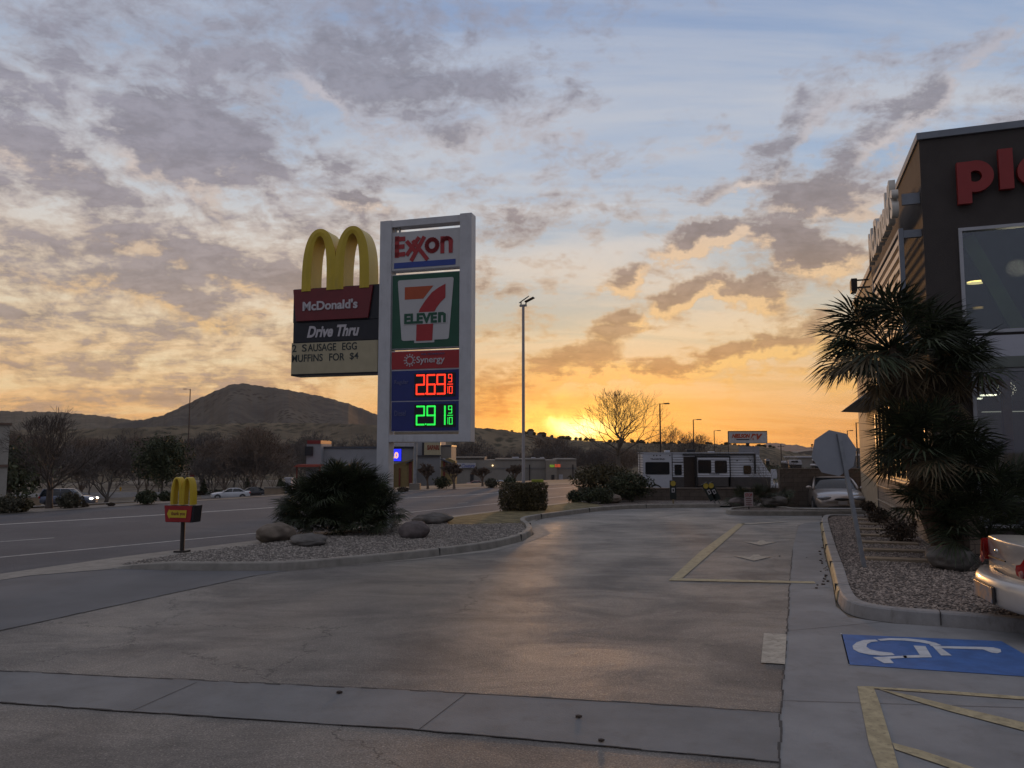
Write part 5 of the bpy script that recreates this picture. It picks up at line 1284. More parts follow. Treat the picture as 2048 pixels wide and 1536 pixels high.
# local x forward, origin at the middle of the tail on the ground
far = Vector((1955-1024, 0)); 
xf, yf = 5.69, 9.35
nc.location = (xf, yf, 0)
pg = carpaint('pale_gold_paint', (.50, .47, .43), .25, .32)
W2 = .90
def loft(name, secs, m, parent, sub=1, caps=True, closed=True):
    P = len(secs[0]); b_ = MB()
    for s__ in secs: b_.v += s__
    b_.f = [(i*P+k, i*P+(k+1) % P, (i+1)*P+(k+1) % P, (i+1)*P+k) for i in range(len(secs)-1) for k in range(P if closed else P-1)]
    if caps: b_.f += [tuple(range(P))[::-1], tuple((len(secs)-1)*P+k for k in range(P))]
    return b_.build(name, m, parent, smooth=True, sub=sub)
def sec(x, w_, zl, zb, zt_, bow=0.):
    hf = [(0, zl), (.8*w_, zl), (.96*w_, zl+.06), (w_, zl+(zb-zl)*.4), (.985*w_, zl+(zb-zl)*.75), (.95*w_, zb-.05), (.91*w_, zb-.01), (.84*w_, zb+.015), (.5*w_, (zb+zt_)/2+.012), (0, zt_)]
    return [(x+bow*(yv/W2)**2, yv, zv) for yv, zv in hf]+[(x+bow*(yv/W2)**2, -yv, zv) for yv, zv in hf[-2:0:-1]]
loft('body', [sec(.14, W2*.93, .30, 1.02, 1.04, .13), sec(.145, W2*.94, .29, 1.035, 1.055, .13), sec(.22, W2*.96, .27, 1.05, 1.075, .1), sec(.6, W2*.99, .24, 1.05, 1.075), sec(1.1, W2, .22, 1.02, 1.05), sec(2.4, W2, .2, .96, .99), sec(3.3, W2, .2, .94, .98), sec(4.1, W2*.95, .2, .82, .90), sec(4.65, W2*.85, .3, .66, .7, -.1)], pg, nc, 2)
# bumper with its step
bp = []
for x_, z_, w_ in [(.16, .34, .93), (.0, .30, .95), (-.05, .36, .97), (-.055, .50, .975), (-.04, .60, .965), (-.005, .645, .955), (.06, .655, .945), (.16, .66, .93)]:
    bp.append([(x_+.20*abs(f)**2.6, w_*W2*1.03*f, z_) for f in [-1+2*k/18 for k in range(19)]])
bm = MB(); 
for s__ in bp: bm.v += s__
bm.f = [(i*19+k, i*19+k+1, (i+1)*19+k+1, (i+1)*19+k) for i in range(7) for k in range(18)]
bmp = bm.build('bumper', pg, nc, smooth=True, sub=1)
bm2 = MB()
for sy in (1, -1):
    for x_, z_, w_ in []: pass
for sy in (1, -1):
    q = MB()
    pr2 = [(.03, .33), (-.02, .40), (-.025, .55), (.0, .63), (.05, .655)]
    for i in range(7):
        f = i/6; q.v += [(.17+a_+f*.55, sy*W2*(1.0+.005*sin(f*3)), z_) for a_, z_ in pr2]
    q.f = [(i*5+k, i*5+k+1, (i+1)*5+k+1, (i+1)*5+k) for i in range(6) for k in range(4)]
    q.build('bumper_side', pg, nc, smooth=True)
MB().box(-.064, -.045, -.36, .36, .35, .56).build('plate_recess', M_trim, nc, bevel=.01)
MB().box(-.075, -.065, -.32, .32, .365, .545).build('number_plate', mat('plate_blue_white', (.35, .40, .5), .3, .2, var=.3, scale=8, col2=(.5, .3, .15)), nc, bevel=.004)
for sy in (1, -1):
    tl = MB(); A_ = [(.10, .50), (.13, .62), (.22, .745), (.42, .905)]
    lo, hi = .70, 1.00
    pts = []
    prof = [(.115, .56), (.125, .66), (.165, .78), (.235, .865), (.36, .905), (.50, .915)]
    for k, (x_, y_) in enumerate(prof):
        zlo = lo+(.0 if k > 0 else .03)+.01*k; zhi = (.84 if k < 1 else (.86 if k < 2 else hi))-(.02*max(0, k-3))
        tl.v += [(x_-.0, sy*y_, zlo), (x_-.012, sy*y_*1.01, (zlo+zhi)/2), (x_, sy*y_, zhi)]
    tl.f = [(i*3+j, i*3+j+1, (i+1)*3+j+1, (i+1)*3+j) for i in range(5) for j in range(2)]
    to = tl.build('tail_light', M_lamp_r, nc, smooth=True)
    MB().blob((.13, sy*.66, .76), (.02, .06, .05), 12, 8).build('reversing_lamp', mat('pink_lens', (.30, .12, .11), .2) if 'pink_lens' not in bpy.data.materials else bpy.data.materials['pink_lens'], to, smooth=True)
MB().blob((.098, .0, .93), (.02, .055, .03), 16, 8).build('emblem', mat('chrome', (.6, .6, .6), .12, 1.), nc, smooth=True)
MB().box(.09, .105, -.28, .28, .835, .85).build('trunk_seam', M_trim, nc)
# greenhouse
def lv2(x0, x1, hw, z, n_=6):
    return [(x0+.1*(2*k/n_-1)**2, hw-2*hw*k/n_, z) for k in range(n_+1)]+[(x1-.1*(2*k/n_-1)**2, -hw+2*hw*k/n_, z) for k in range(n_+1)]
gv = [lv2(.85, 3.6, .76, 1.0), lv2(1.15, 3.1, .70, 1.25), lv2(1.55, 2.7, .62, 1.40)]
g = MB(); N_ = 14
for l_ in gv: g.v += l_
g.f = [(i*N_+k, i*N_+(k+1) % N_, (i+1)*N_+(k+1) % N_, (i+1)*N_+k) for i in range(2) for k in range(N_)]+[tuple(2*N_+k for k in range(N_))]
g.build('windows', M_cglass, nc, smooth=True)
tp = MB(); tp.v = lv2(1.52, 2.73, .63, 1.395)+lv2(1.62, 2.6, .55, 1.435); tp.f = [(k, (k+1) % N_, N_+(k+1) % N_, N_+k) for k in range(N_)]+[tuple(N_+k for k in range(N_)), tuple(range(N_))[::-1]]
for i0 in (0, 6, 7, 13): tp.tube([Vector(l_[i0]) for l_ in gv], .045, 6)
tp.build('roof', pg, nc, smooth=True)
for sx in (1.05, 3.75):
    for sy in (1, -1):
        wh = MB().tube([(sx, sy*.66, .31), (sx, sy*.905, .31)], .31, 22).build('wheel', M_tyre, nc, bevel=.02)
        MB().tube([(sx, sy*.8, .31), (sx, sy*.912, .31)], .2, 16).build('rim', M_rim, wh)

# ---- travel trailer
x0_, y0_ = at(1283, 60)[:2]; s_ = y0_/F
LT = 224*s_
rv = thing('travel_trailer', 'long white travel trailer with dark windows and rolled awning behind the wall', 'trailer', (x0_, y0_, -1.25), R(-1))
M_rvw = mat('trailer_white', (.44, .46, .50), .45, var=.04)
M_rvs = M_rvw.copy(); M_rvs.name = 'trailer_siding'; t_ = NT(M_rvs.node_tree)
wv = t_.node('ShaderNodeTexWave', bands_direction='Z'); wv.inputs['Scale'].default_value = 1.6; t_.put(wv.inputs['Vector'], t_.node('ShaderNodeTexCoord').outputs['Object'])
bn_ = t_.node('ShaderNodeBump'); bn_.inputs['Strength'].default_value = .9; bn_.inputs['Distance'].default_value = .03; t_.put(bn_.inputs['Height'], wv.outputs[1]); t_.put(t_.n['Principled BSDF'].inputs['Normal'], bn_.outputs[0])
def rx(px): return (px-1283)*s_*1.0
ztp = zat(1283, 906, x0_, y0_)+1.25; HB = .55
pro = [(0, HB), (0, ztp-.12), (.12, ztp), (rx(1500), ztp-.06), (rx(1513), ztp-.18), (rx(1522), ztp-.8), (rx(1540), ztp-1.85), (rx(1540), HB+.25), (rx(1533), HB)]
MB().prism(pro, 0, 2.4).build('body', M_rvs, rv, bevel=.03)
MB().box(.05, rx(1340)-.0, -.025, -.003, HB+.02, ztp-.15).build('rear_panel', M_rvw, rv)
MB().box(-.02, rx(1504), -.03, 2.43, ztp+.003, ztp+.05).build('roof_edge', M_rvw, rv)
MB().box(rx(1342), rx(1535), -.028, -.004, HB+.0, HB+.95).build('dark_skirt', mat('brown_skirt', (.055, .05, .048), .6, var=.15), rv)
def rwin(name, a, b, ta, tb, m=M_cglass, y_=-.03, r_=.08):
    z1 = zat(a, ta, x0_, y0_)+1.25; z0 = zat(a, tb, x0_, y0_)+1.25
    f = MB().prism(rr([(rx(a)-.04, z0-.04), (rx(b)+.04, z0-.04), (rx(b)+.04, z1+.04), (rx(a)-.04, z1+.04)], r_+.03), y_-.01, y_+.01).build(name+'_frame', M_trim, rv)
    MB().prism(rr([(rx(a), z0), (rx(b), z0), (rx(b), z1), (rx(a), z1)], r_), y_-.02, y_-.011).build(name, m, f)
rwin('window', 1289, 1335, 925, 948); rwin('window', 1347, 1359, 930, 949); rwin('window', 1391, 1415, 921, 945, y_=-.42); rwin('window', 1424, 1446, 922, 945, y_=-.42); rwin('window', 1483, 1496, 932, 947)
bpy.data.objects['window.004'].active_material = mat('warm_trailer_glass', (.05, .03, .015), .08)
z1 = zat(1390, 915, x0_, y0_)+1.25
so_ = MB().box(rx(1388), rx(1452), -.41, -.03, HB+.95, z1).build('slide_out', M_rvs, rv, bevel=.02)
MB().box(rx(1386), rx(1389)-.002, -.43, -.028, HB+.25, z1+.05).box(rx(1450)+.12, rx(1454), -.43, -.028, HB+.25, z1+.05).box(rx(1386), rx(1454), -.44, -.028, z1+.052, z1+.12).build('slide_trim', M_trim, rv)
MB().box(rx(1390), rx(1449), -.40, -.03, HB+.25, HB+.948).build('slide_skirt', bpy.data.materials['brown_skirt'], rv)
MB().box(rx(1364), rx(1386)-.01, -.03, -.004, HB+.05, z1+.05).build('entry_recess', mat('dark_recess', (.03, .02, .015), .7), rv)
MB().tube([(rx(1362), -.12, z1+.22), (rx(1504), -.12, z1+.24)], .07, 8).box(rx(1503), rx(1506), -.14, -.03, HB+1.2, z1+.3).build('rolled_awning', M_trim, rv)
MB().box(rx(1341), rx(1342), -.035, -.004, HB, ztp-.05).box(rx(1342), rx(1363), -.034, -.004, ztp-.72, ztp-.66).build('seam_strip', M_trim, rv)
text('lettering', 'TRANSCEND', rx(1298), rx(1327), zat(1300, 920, x0_, y0_)+1.25, zat(1300, 916.5, x0_, y0_)+1.25, -.026, M_trim, rv, bold=.03, ext=.004)
text('lettering', 'TRANSCEND', rx(1411), rx(1432), zat(1411, 949, x0_, y0_)+1.25, zat(1411, 946, x0_, y0_)+1.25, -.412, M_trim, rv, bold=.02, ext=.004)
lgt = MB()
for px, py in ((1305, 911), (1311, 911), (1318, 911), (1337, 911), (1470, 921), (1496, 921)): lgt.blob((rx(px), -.035, zat(px, py, x0_, y0_)+1.25), (.05, .02, .05), 8, 6)
lgt.build('marker_light', M_trim, rv)
ld = MB()
for yy_ in (.5, .95): ld.tube([(-.12, yy_, HB+.1), (-.12, yy_, ztp+.1), (.1, yy_, ztp+.12)], .018, 6)
for k in range(7): ld.tube([(-.12, .5, HB+.3+k*.35), (-.12, .95, HB+.3+k*.35)], .015, 6)
ld.build('ladder', M_trim, rv)
for sx in (rx(1308), rx(1331)):
    whl = MB().tube([(sx, -.01, .36), (sx, .25, .36)], .36, 20).build('wheel', M_tyre, rv)
    MB().tube([(sx, -.03, .36), (sx, .0, .36)], .2, 14).build('rim', M_rim, whl)
wa = MB()
for k in range(12):
    A, B = pi*k/12, pi*(k+1)/12
    wa.prism([(rx(1308)+r__*cos(an), .42+r__*sin(an)) for r__, an in ((.42, A), (.42, B), (.52, B), (.52, A))], -.045, -.027)
wa.build('wheel_arch', M_trim, rv)
MB().box(rx(1375), rx(1392), .7, 1.5, ztp+.05, ztp+.28).build('roof_vent', M_trim, rv, bevel=.04)
MB().box(rx(1332), rx(1342), .9, 1.4, ztp+.05, ztp+.2).box(rx(1420), rx(1432), .9, 1.4, ztp+.05, ztp+.12).build('roof_vent', M_rvw, rv, bevel=.04)
MB().tube([(rx(1533), .3, HB-.05), (rx(1575), 1.2, HB-.1)], .05, 6).tube([(rx(1533), 2.1, HB-.05), (rx(1575), 1.2, HB-.1)], .05, 6).build('tow_bar', M_trim, rv)
MB().box(rx(1546), rx(1556), .9, 1.3, HB+.8, HB+1.5).build('battery_box', M_rvw, rv, bevel=.03)
for k in (0, 1, 2): MB().blob((rx(1541+k*7), 1.1, HB+.25), (.16, .16, .25), 12, 8).build('gas_bottle', M_rvw, rv, smooth=True)
MB().tube([(rx(1575), 1.2, HB-.1), (rx(1575), 1.2, 0)], .04, 6).build('jack', M_trim, rv)

# ---- billboard behind the trailer
x, y, z = at(1492, 130); s_ = y/F
bbt = thing('billboard', 'white roadside billboard with orange red lettering above the trailer', 'billboard', (x, y, z), R(-6))
def bz(py): return zat(1492, py, x, y)-z
MB().box(-38*s_, 38*s_, -.2, .2, bz(887), bz(862)).build('sign_box', M_dark, bbt, bevel=.03)
fc = MB().box(-37*s_, 37*s_, -.23, -.203, bz(886), bz(864)).build('sign_face', mat('billboard_white', (.5, .48, .46), .5), bbt)
OR_ = mat('orange_red_letter', (.42, .06, .015), .5)
text('lettering', 'NIELSON', -31*s_, 5*s_, bz(876), bz(867.5), -.231, OR_, fc, bold=.06, shear=.3, ext=.02)
text('lettering', 'RV', 5*s_, 29*s_, bz(879.5), bz(867.5), -.231, OR_, fc, bold=.07, shear=.3, ext=.02)
MB().box(-22*s_, 3*s_, -.25, -.231, bz(880), bz(878)).build('black_strip', M_black, fc)
MB().box(-3*s_, 3*s_, -.15, .15, -.2, bz(887)-.003).build('post', M_dark, bbt)
MB().box(-18*s_, 22*s_, -.25, -.155, bz(912), bz(893)).build('lower_panel', mat('lower_panel_grey', (.24, .24, .26), .6), bbt)
x, y, z = 0, 0, 0

# ================================================================== buildings across the road
def bld(name, label, px, r, rz=0.):
    x, y, z = at(px, r); t = thing(name, label, 'building', (x, y, z-.3), rz)
    s_ = y/F
    def X(p, dy=0.): return (p-1024)/F*(y+dy)-(px-1024)/F*y
    def Z(p, dy=0.): return zat(px, p, x, y+dy)-z+.3
    return t, X, Z, s_
M_w1 = mat('pale_grey_wall', (.27, .28, .30), .85, var=.06, scale=.5); M_w2 = mat('beige_wall', (.24, .225, .20), .85, var=.08, scale=.5)
M_must = mat('mustard_wall', (.24, .18, .075), .85, var=.08); M_rb = mat('red_brown_post', (.14, .03, .02), .8); M_rw = mat('roof_white', (.42, .42, .45), .6)
M_capd = mat('dark_blue_cap', (.06, .07, .09), .6); M_door = mat('dark_doorway', (.03, .03, .032), .3)
t, X, Z, s_ = bld('shop_building', 'pale grey flat roofed shop with a blue lit screen behind the palm bush', 760, 118)
MB().box(X(643), X(836), 0, 14, 0, Z(897)).build('wall', M_w1, t)
MB().box(X(641), X(838), -.15, 14.1, Z(897)+.003, Z(893)).build('parapet_cap', M_capd, t)
MB().box(X(621), X(650), -1.5, 5, 0, Z(888)).build('corner_tower', M_w1, t)
MB().box(X(622), X(649), -1.6, 5.1, Z(888)+.003, Z(881)).build('red_band', mat('dull_red', (.2, .02, .02), .6), t)
MB().box(X(619), X(634), -1.9, -1.52, Z(911), Z(893)).build('sign_board', M_black, t)
MB().prism([(X(590, -5), Z(934, -5)), (X(640, -5), Z(934, -5)), (X(640, -5), Z(929, -5)), (X(598, -5), Z(929, -5))], -5, -1.6).build('red_awning', mat('red_tile_roof', (.30, .06, .04), .7), t)
MB().box(X(641, -4.9), X(645, -4.9)-.02, -4.9, -4.6, 0, Z(934, -4.9)).box(X(596, -4.9), X(598, -4.9), -4.9, -4.6, 0, Z(934, -4.9)).build('awning_post', M_rb, t)
MB().box(X(786), X(830), -.4, -.16, Z(893), Z(885.5)).build('white_parapet', M_rw, t)
MB().box(X(836), X(884), -2, 8, 0, Z(883)).build('centre_tower', M_w1, t)
MB().box(X(884)+.01, X(904), 0, 10, 0, Z(893)).build('wall', M_w2, t)
MB().box(X(883), X(905), -.1, 10.1, Z(893)+.003, Z(890)).build('parapet_cap', M_capd, t)
MB().box(X(834, -2.4), X(884, -2.4), -2.4, -2.01, Z(913, -2.4), Z(910, -2.4)).build('ledge', M_capd, t)
for a, b, yt in ((786, 828, 922), (884, 912, 920)):
    MB().prism([(X(a, -6), 0), (X(b, -6), 0), (X(b, -6), Z(yt+2, -6)), (X((a+b)/2 if a > 800 else b, -6), Z(yt-4, -6)), (X(a, -6), Z(yt+8 if a < 800 else yt+2, -6))], -6, -2.45).build('gable', M_must, t)
for a, b, z0_, z1_ in ((820, 826, 985, 924), (800, 803, 972, 936), (888, 892, 957, 921)):
    MB().box(X(a, -6.3), X(b, -6.3), -6.3, -6.01, Z(z0_, -6.3), Z(z1_, -6.3)).build('pilaster', M_rb, t)
MB().prism([(X(815, -6.6), Z(927, -6.6)), (X(829, -6.6), Z(920, -6.6)), (X(829, -6.6), Z(918, -6.6)), (X(812, -6.6), Z(926, -6.6))], -6.6, -2.4).build('gable_roof', M_capd, t)
MB().prism([(X(882, -6.6), Z(919, -6.6)), (X(886, -6.6), Z(917, -6.6)), (X(915, -6.6), Z(931, -6.6)), (X(915, -6.6), Z(933, -6.6))], -6.6, -2.4).build('gable_roof', M_capd, t)
sp_ = MB().box(X(850, -2.6), X(882.5, -2.6), -2.6, -2.02, Z(910, -2.6), Z(885, -2.6)).build('sign_board', M_cream, t)
MB().box(X(846, -2.6), X(849.5, -2.6), -2.6, -2.02, Z(910, -2.6), Z(885, -2.6)).build('black_strip', M_black, t)
text('lettering', 'SAPARI', X(856, -2.6), X(880, -2.6), Z(900, -2.6), Z(890, -2.6), -2.62, mat('brown_red_letter', (.25, .06, .03), .6), sp_, bold=.05, ext=.03)
ls = MB().box(X(775, -6.7), X(805.5, -6.7), -6.7, -6.4, Z(923, -6.7), Z(897, -6.7)).build('screen_frame', M_black, t)
MB().box(X(776, -6.74), X(804.5, -6.74), -6.74, -6.71, Z(922, -6.74), Z(898, -6.74)).build('lit_screen', mat('blue_led', (.01, .01, .3), .5, emit=(.02, .03, 1.), estr=1.2), ls)
text('lit_lettering', '1.0', X(783, -6.75), X(799, -6.75), Z(917, -6.75), Z(904, -6.75), -6.75, mat('orange_led', (.5, .3, .2), .5, emit=(1, .55, .35), estr=1.), ls, bold=.06, ext=.02)
MB().box(X(784, -6.5), X(789, -6.5), -6.5, -6.35, 0, Z(923, -6.5)).build('screen_post', M_dark, t)
t, X, Z, s_ = bld('long_building', 'long beige commercial building with small lit signs at the foot of the ridge', 1030, 178)
MB().box(X(897), X(1091), 0, 15, 0, Z(920)).build('wall', M_w2, t)
MB().box(X(900), X(969), .5, 15.5, Z(920)+.003, Z(916)).build('upper_wall', M_w2, t)
MB().box(X(1091)+.01, X(1112), -2.5, 14, 0, Z(920)).box(X(1112)+.01, X(1152), 0, 14, 0, Z(920)).build('wing_wall', mat('tan_beige_wall', (.25, .22, .185), .85, var=.08), t)
for a, b in ((897, 970), (990, 1090), (1112, 1152)): MB().box(X(a), X(b), -.25, 15.2, Z(920 if a > 900 else 916)+.01, Z(917 if a > 900 else 914)).build('parapet_cap', M_w2, t)
MB().box(X(897), X(1152), -.1, -.01, Z(938), Z(935)).build('wall_band', mat('grey_band', (.17, .165, .16), .8), t)
so2 = MB().box(X(914), X(952), -.5, -.11, Z(936), Z(926)).build('sign_board', M_rw, t)
text('lettering', 'Couture', X(924), X(950), Z(935), Z(927.5), -.51, M_blu, so2, bold=.01, shear=.5, ext=.03)
MB().box(X(941), X(948), -.12, -.02, 0, Z(948)).build('door', M_door, t)
MB().box(X(1101), X(1107), -2.62, -2.52, 0, Z(949)).build('door', M_door, t)
MB().box(X(1117), X(1125), -.12, -.02, 0, Z(949)).build('door', M_rw, t)
text('lit_sign', 'FRESH', X(1098), X(1107), Z(934), Z(929), -2.6, mat('green_sign_light', (.1, .3, .02), .5, emit=(.35, .5, .05), estr=.4), t, bold=.05, ext=.03)
text('lit_sign', 'SUBS', X(1108), X(1119), Z(934), Z(928), -2.6, mat('red_sign_light', (.4, .05, .02), .5, emit=(.8, .12, .04), estr=.5), t, bold=.05, ext=.03)
MB().blob((X(985.5), -.4, Z(931)), (.18, .18, .18), 8, 6).build('wall_lamp', mat('wall_lamp_glow', (.9, .7, .4), .5, emit=(1, .7, .35), estr=2.2), t)
for a in (1058, 1144): MB().box(X(a), X(a+2), -.3, -.12, 0, Z(929)).build('downpipe', M_dark, t)
for i, (a, b, p0, p1) in enumerate([(1024, 1038, 920, 914), (1064, 1072, 917, 915), (1082, 1090, 918, 915)]): MB().box(X(a), X(b), 5, 8, Z(p0)-.2, Z(p1)).build('roof_unit', M_rw, t)
t, X, Z, s_ = bld('roadside_building', 'pale building corner at the left edge of the picture', 25, 52, R(35))
MB().box(-9, 0, 0, 8, 0, Z(850)).build('wall', mat('cream_wall', (.30, .29, .26), .85, var=.08), t)
MB().box(-9, .1, -.12, 8.1, Z(850)+.003, Z(846)).box(-9, .01, -.1, -.01, Z(934), Z(929)).build('trim_band', mat('brown_trim', (.13, .09, .07), .8), t)
# houses on the ridge
for px, py0, py1, w_, lb in ((1061, 868, 858, 13, 'dark house at the left on the ridge skyline beside the sun glow'), (1083, 872, 864.5, 18, 'wide low dark house on the ridge skyline nearest the sun'), (1103, 876, 870, 6, 'smallest hut on the ridge skyline')):
    x, y, _ = at(px, 425); s_ = y/F; zz = zat(px, py0+3, x, y)
    h = thing('ridge_house', lb, 'house', (x, y, zz), 0, 'houses on the ridge')
    hh = (py0+3-py1)*s_
    MB().box(-w_*s_/2, w_*s_/2, -3, 3, 0, hh*.7).build('wall', M_w2, h)
    MB().prism([(-w_*s_*.56, hh*.702), (w_*s_*.56, hh*.702), (w_*s_*.25, hh), (-w_*s_*.25, hh)], -3.4, 3.4).build('roof', M_dark, h)
# ridge trees on the skyline
rg = random.Random(5)
proto = leafy('ridge_tree', 'small dark round tree on the ridge skyline', (0, 0, 0), (2.6, 2.4, 2.0), 500, M_shrub, .5, 'tree', 'small trees along the ridge skyline', 101, stem=False, lump=.25, partname='crown', zc=2.2)
MB().tube([(0, 0, -1), (0, 0, 2.4)], .2, 5).build('trunk', M_bark, proto)
first = True
SKY = [(1010, 860), (1060, 868), (1120, 877), (1220, 884), (1400, 888), (1540, 895)]
for i in range(70):
    px = rg.uniform(1110, 1545) if i > 5 else rg.uniform(1000, 1110); py = lerp_tab(SKY, px)
    x, y, _ = at(px, 420); zz = zat(px, py+1.5, x, y); sc = rg.uniform(.22, .5)
    if first: proto.location = (x, y, zz); proto.scale = (sc,)*3; first = False
    else: dup(proto, (x, y, zz), rg.uniform(0, 6), 'small dark round tree on the ridge skyline', (sc*rg.uniform(.9, 1.5), sc, sc*rg.uniform(.7, 1.15)))
# thicket of leafless trees in the valley
protos = [bare_tree('thicket_tree', 'leafless grey tree in the thicket at the foot of the hills', (0, 0, 0), 9, .16, M_bark2, 6, 200+i, .62, .12, 'leafless trees in the valley thicket', twig=.035, up=.22, sides=4) for i in range(2)]
protos.append(bare_tree('thicket_tree', 'leafless grey tree in the thicket at the foot of the hills', (0, 0, 0), 9, .16, M_bark3, 6, 207, .62, .12, 'leafless trees in the valley thicket', twig=.035, up=.22, sides=4))
used = set(); rg = random.Random(17)
for i in range(78):
    if i < 40: px = rg.uniform(-40, 620); r = rg.uniform(125, 250)
    elif i < 54: px = rg.uniform(560, 780); r = rg.uniform(170, 260)
    else: px = rg.uniform(900, 1270); r = rg.uniform(212, 262)
    x, y, z = at(px, r); k = rg.choice((0, 1, 2)); sc = rg.uniform(.75, 1.25)*(1.0 if r < 200 else 1.15)*(.85 if i >= 60 else 1)
    if k not in used: p = protos[k]; p.location = (x, y, z); p.rotation_euler.z = rg.uniform(0, 6); p.scale = (sc,)*3; used.add(k)
    else: dup(protos[k], (x, y, z), rg.uniform(0, 6), 'leafless grey tree in the thicket at the foot of the hills', (sc*rg.uniform(.9, 1.25), sc*rg.uniform(.9, 1.2), sc))
# dark evergreens and brush in the valley
for i, (px, r, w_, h_, lb) in enumerate([(30, 92, 3.2, 7, 'dark evergreen mass behind the far left building'), (905, 205, 5, 5, 'dark tree left of the long building'), (1500, 190, 5, 7, 'dark tree right of the billboard'), (1535, 240, 6, 6, 'dark tree beyond the nose of the trailer'), (1400, 200, 7, 6, 'broad dark tree behind the trailer roof'), (1440, 220, 6, 5.5, 'dark tree directly under the billboard edge'), (1590, 300, 5, 4, 'dark tree among the far parking lots')]):
    x, y, z = at(px, r); t = thing('evergreen_tree', lb, 'tree', (x, y, z))
    MB().tube([(0, 0, -.5), (0, 0, h_*.5)], .25, 6).build('trunk', M_bark, t)
    leafy('x', '', None, (w_, w_, h_*.42), 1800, M_shrub, .32, parent=t, seed=300+i, lump=.3, zc=h_*.55, partname='crown')
# shrubs in front of the buildings across the road
for i, (px, py, w_, h_, shp, m_, lb) in enumerate([(884, 977, 32, 24, None, M_shrub, 'clipped dark ball shrub before the mustard gable'), (983, 975, 26, 18, None, M_shrub2, 'grey round shrub before the long building'), (1020, 976, 24, 22, None, M_shrub, 'green round shrub left of the yellow board'),
        (407, 990, 16, 30, 'cone', M_shrub, 'dark cone shaped topiary right of the small arch sign'), (495, 989, 14, 34, 'cone', M_shrub, 'dark cone shaped topiary between the parked cars'), (560, 984, 18, 26, 'cone', M_shrub, 'topiary left of the big palm bush'),
        (450, 989, 60, 9, 'box', M_shrub, 'low dark hedge in front of the white sedan'), (400, 990, 20, 8, None, M_shrub3, 'low brown tuft under the cone topiary'), (806, 983, 22, 8, None, M_shrub3, 'low brown brush at the foot of the mustard wall')]):
    x, y, z = hit(px, py); s_ = y/F
    leafy('shrub', lb, (x, y, z), (w_*s_/2, w_*s_/2, h_*s_/2), 900, m_, 2.2*s_, 'shrub', 'shrubs before the far buildings', 400+i, shp)
for i, (px, py, top, lb) in enumerate([(855, 978, 935, 'small leafless tree before the grey tower'), (908, 978, 930, 'small leafless tree right of the mustard gable'), (965, 972, 938, 'brown leafless tree before the red car'), (1030, 970, 934, 'brown leafless tree behind the lamp post')]):
    x, y, z = hit(px, py); bare_tree('bare_tree', lb, (x, y, z), zat(px, top, x, y)-z, .07, M_bark3, 6, 500+i, .5, .25, 'small leafless trees before the far buildings', twig=.022, up=.3, sides=4)
# poles and signs across the road
x, y, z = hit(830, 979); h = zat(830, 885, x, y)-z
o = thing('flag_pole', 'slim grey pole before the grey shop tower', 'pole', (x, y, z)); MB().tube([(0, 0, -.1), (0, 0, h)], [.13, .10], 8).build('pole', M_steel, o); MB().box(-.3, .3, -.3, .3, -.05, .35).build('base', M_far_conc, o)
x, y, z = hit(383, 990); s_ = y/F; o = thing('road_sign', 'small red stop sign beside the brown street light', 'stop sign', (x, y, z)); zc_ = zat(383, 951, x, y)-z
MB().tube([(0, 0, -.1), (0, 0, zc_-.1)], .04, 6).build('post', M_steel, o); MB().prism([(.5*cos(R(22.5+45*k)), zc_+.5*sin(R(22.5+45*k))) for k in range(8)], -.06, -.03).build('sign_plate', M_red, o)
x, y, z = hit(475, 988); o = thing('street_name_sign', 'green street name blades above a grey sign back', 'street sign', (x, y, z), .2); zc_ = zat(475, 945, x, y)-z
MB().tube([(0, 0, -.1), (0, 0, zc_+1.)], .05, 6).build('post', M_steel, o)
MB().prism([(.6*cos(R(22.5+45*k)), zc_-.1+.6*sin(R(22.5+45*k))) for k in range(8)], -.08, -.055).build('sign_plate', bpy.data.materials['bare_aluminium'], o)
gs = mat('green_blade', (.01, .20, .12), .5); MB().box(-.65, .65, -.02, .02, zc_+.75, zc_+.98).build('name_blade', gs, o); MB().box(-.02, .02, -.6, .6, zc_+1.0, zc_+1.22).build('name_blade', gs, o)
x, y, z = hit(241, 982); o = thing('hydrant', 'small yellow hydrant in the dry grass left of the evergreen', 'hydrant', (x, y, z))
hm_ = mat('hydrant_yellow', (.55, .30, .02), .5); MB().tube([(0, 0, 0), (0, 0, .75), (0, 0, .85), (0, 0, .95)], [.16, .16, .13, .03], 10).box(-.28, .28, -.07, .07, .45, .6).build('body', hm_, o)
x, y, z = hit(1075, 972); s_ = y/F; o = thing('banner_board', 'yellow green board standing before the long building', 'board', (x, y, z)); MB().box(-12*s_, 12*s_, -.05, .05, .2, 13*s_).build('board', mat('yellow_green_board', (.30, .33, .04), .6), o); MB().box(-11*s_, -10.5*s_, -.1, .1, -.1, .2).box(10*s_, 10.5*s_, -.1, .1, -.1, .2).build('foot', M_dark, o)
rl_ = MB(); 
for k in range(3): rl_.box(-10*s_, 10*s_, -.06, -.051, (3+k*3)*s_, (3.5+k*3)*s_)
rl_.build('printed_lines', mat('olive_line', (.15, .17, .03), .6), o)
x, y, z = hit(150, 977); s_ = y/F; o = thing('roadside_sign', 'small green board above the roof of the dark van', 'sign', at(135, hypot(x, y)*1.25), 0); 
zc_ = zat(135, 966, o.location.x, o.location.y)-o.location.z; s_ = o.location.y/F
MB().box(-11*s_, 11*s_, -.03, .03, zc_-3*s_, zc_+3*s_).build('board', gs, o); MB().tube([(-8*s_, 0, -.1), (-8*s_, 0, zc_-3*s_)], .06, 6).tube([(8*s_, 0, -.1), (8*s_, 0, zc_-3*s_)], .06, 6).build('post', M_steel, o)
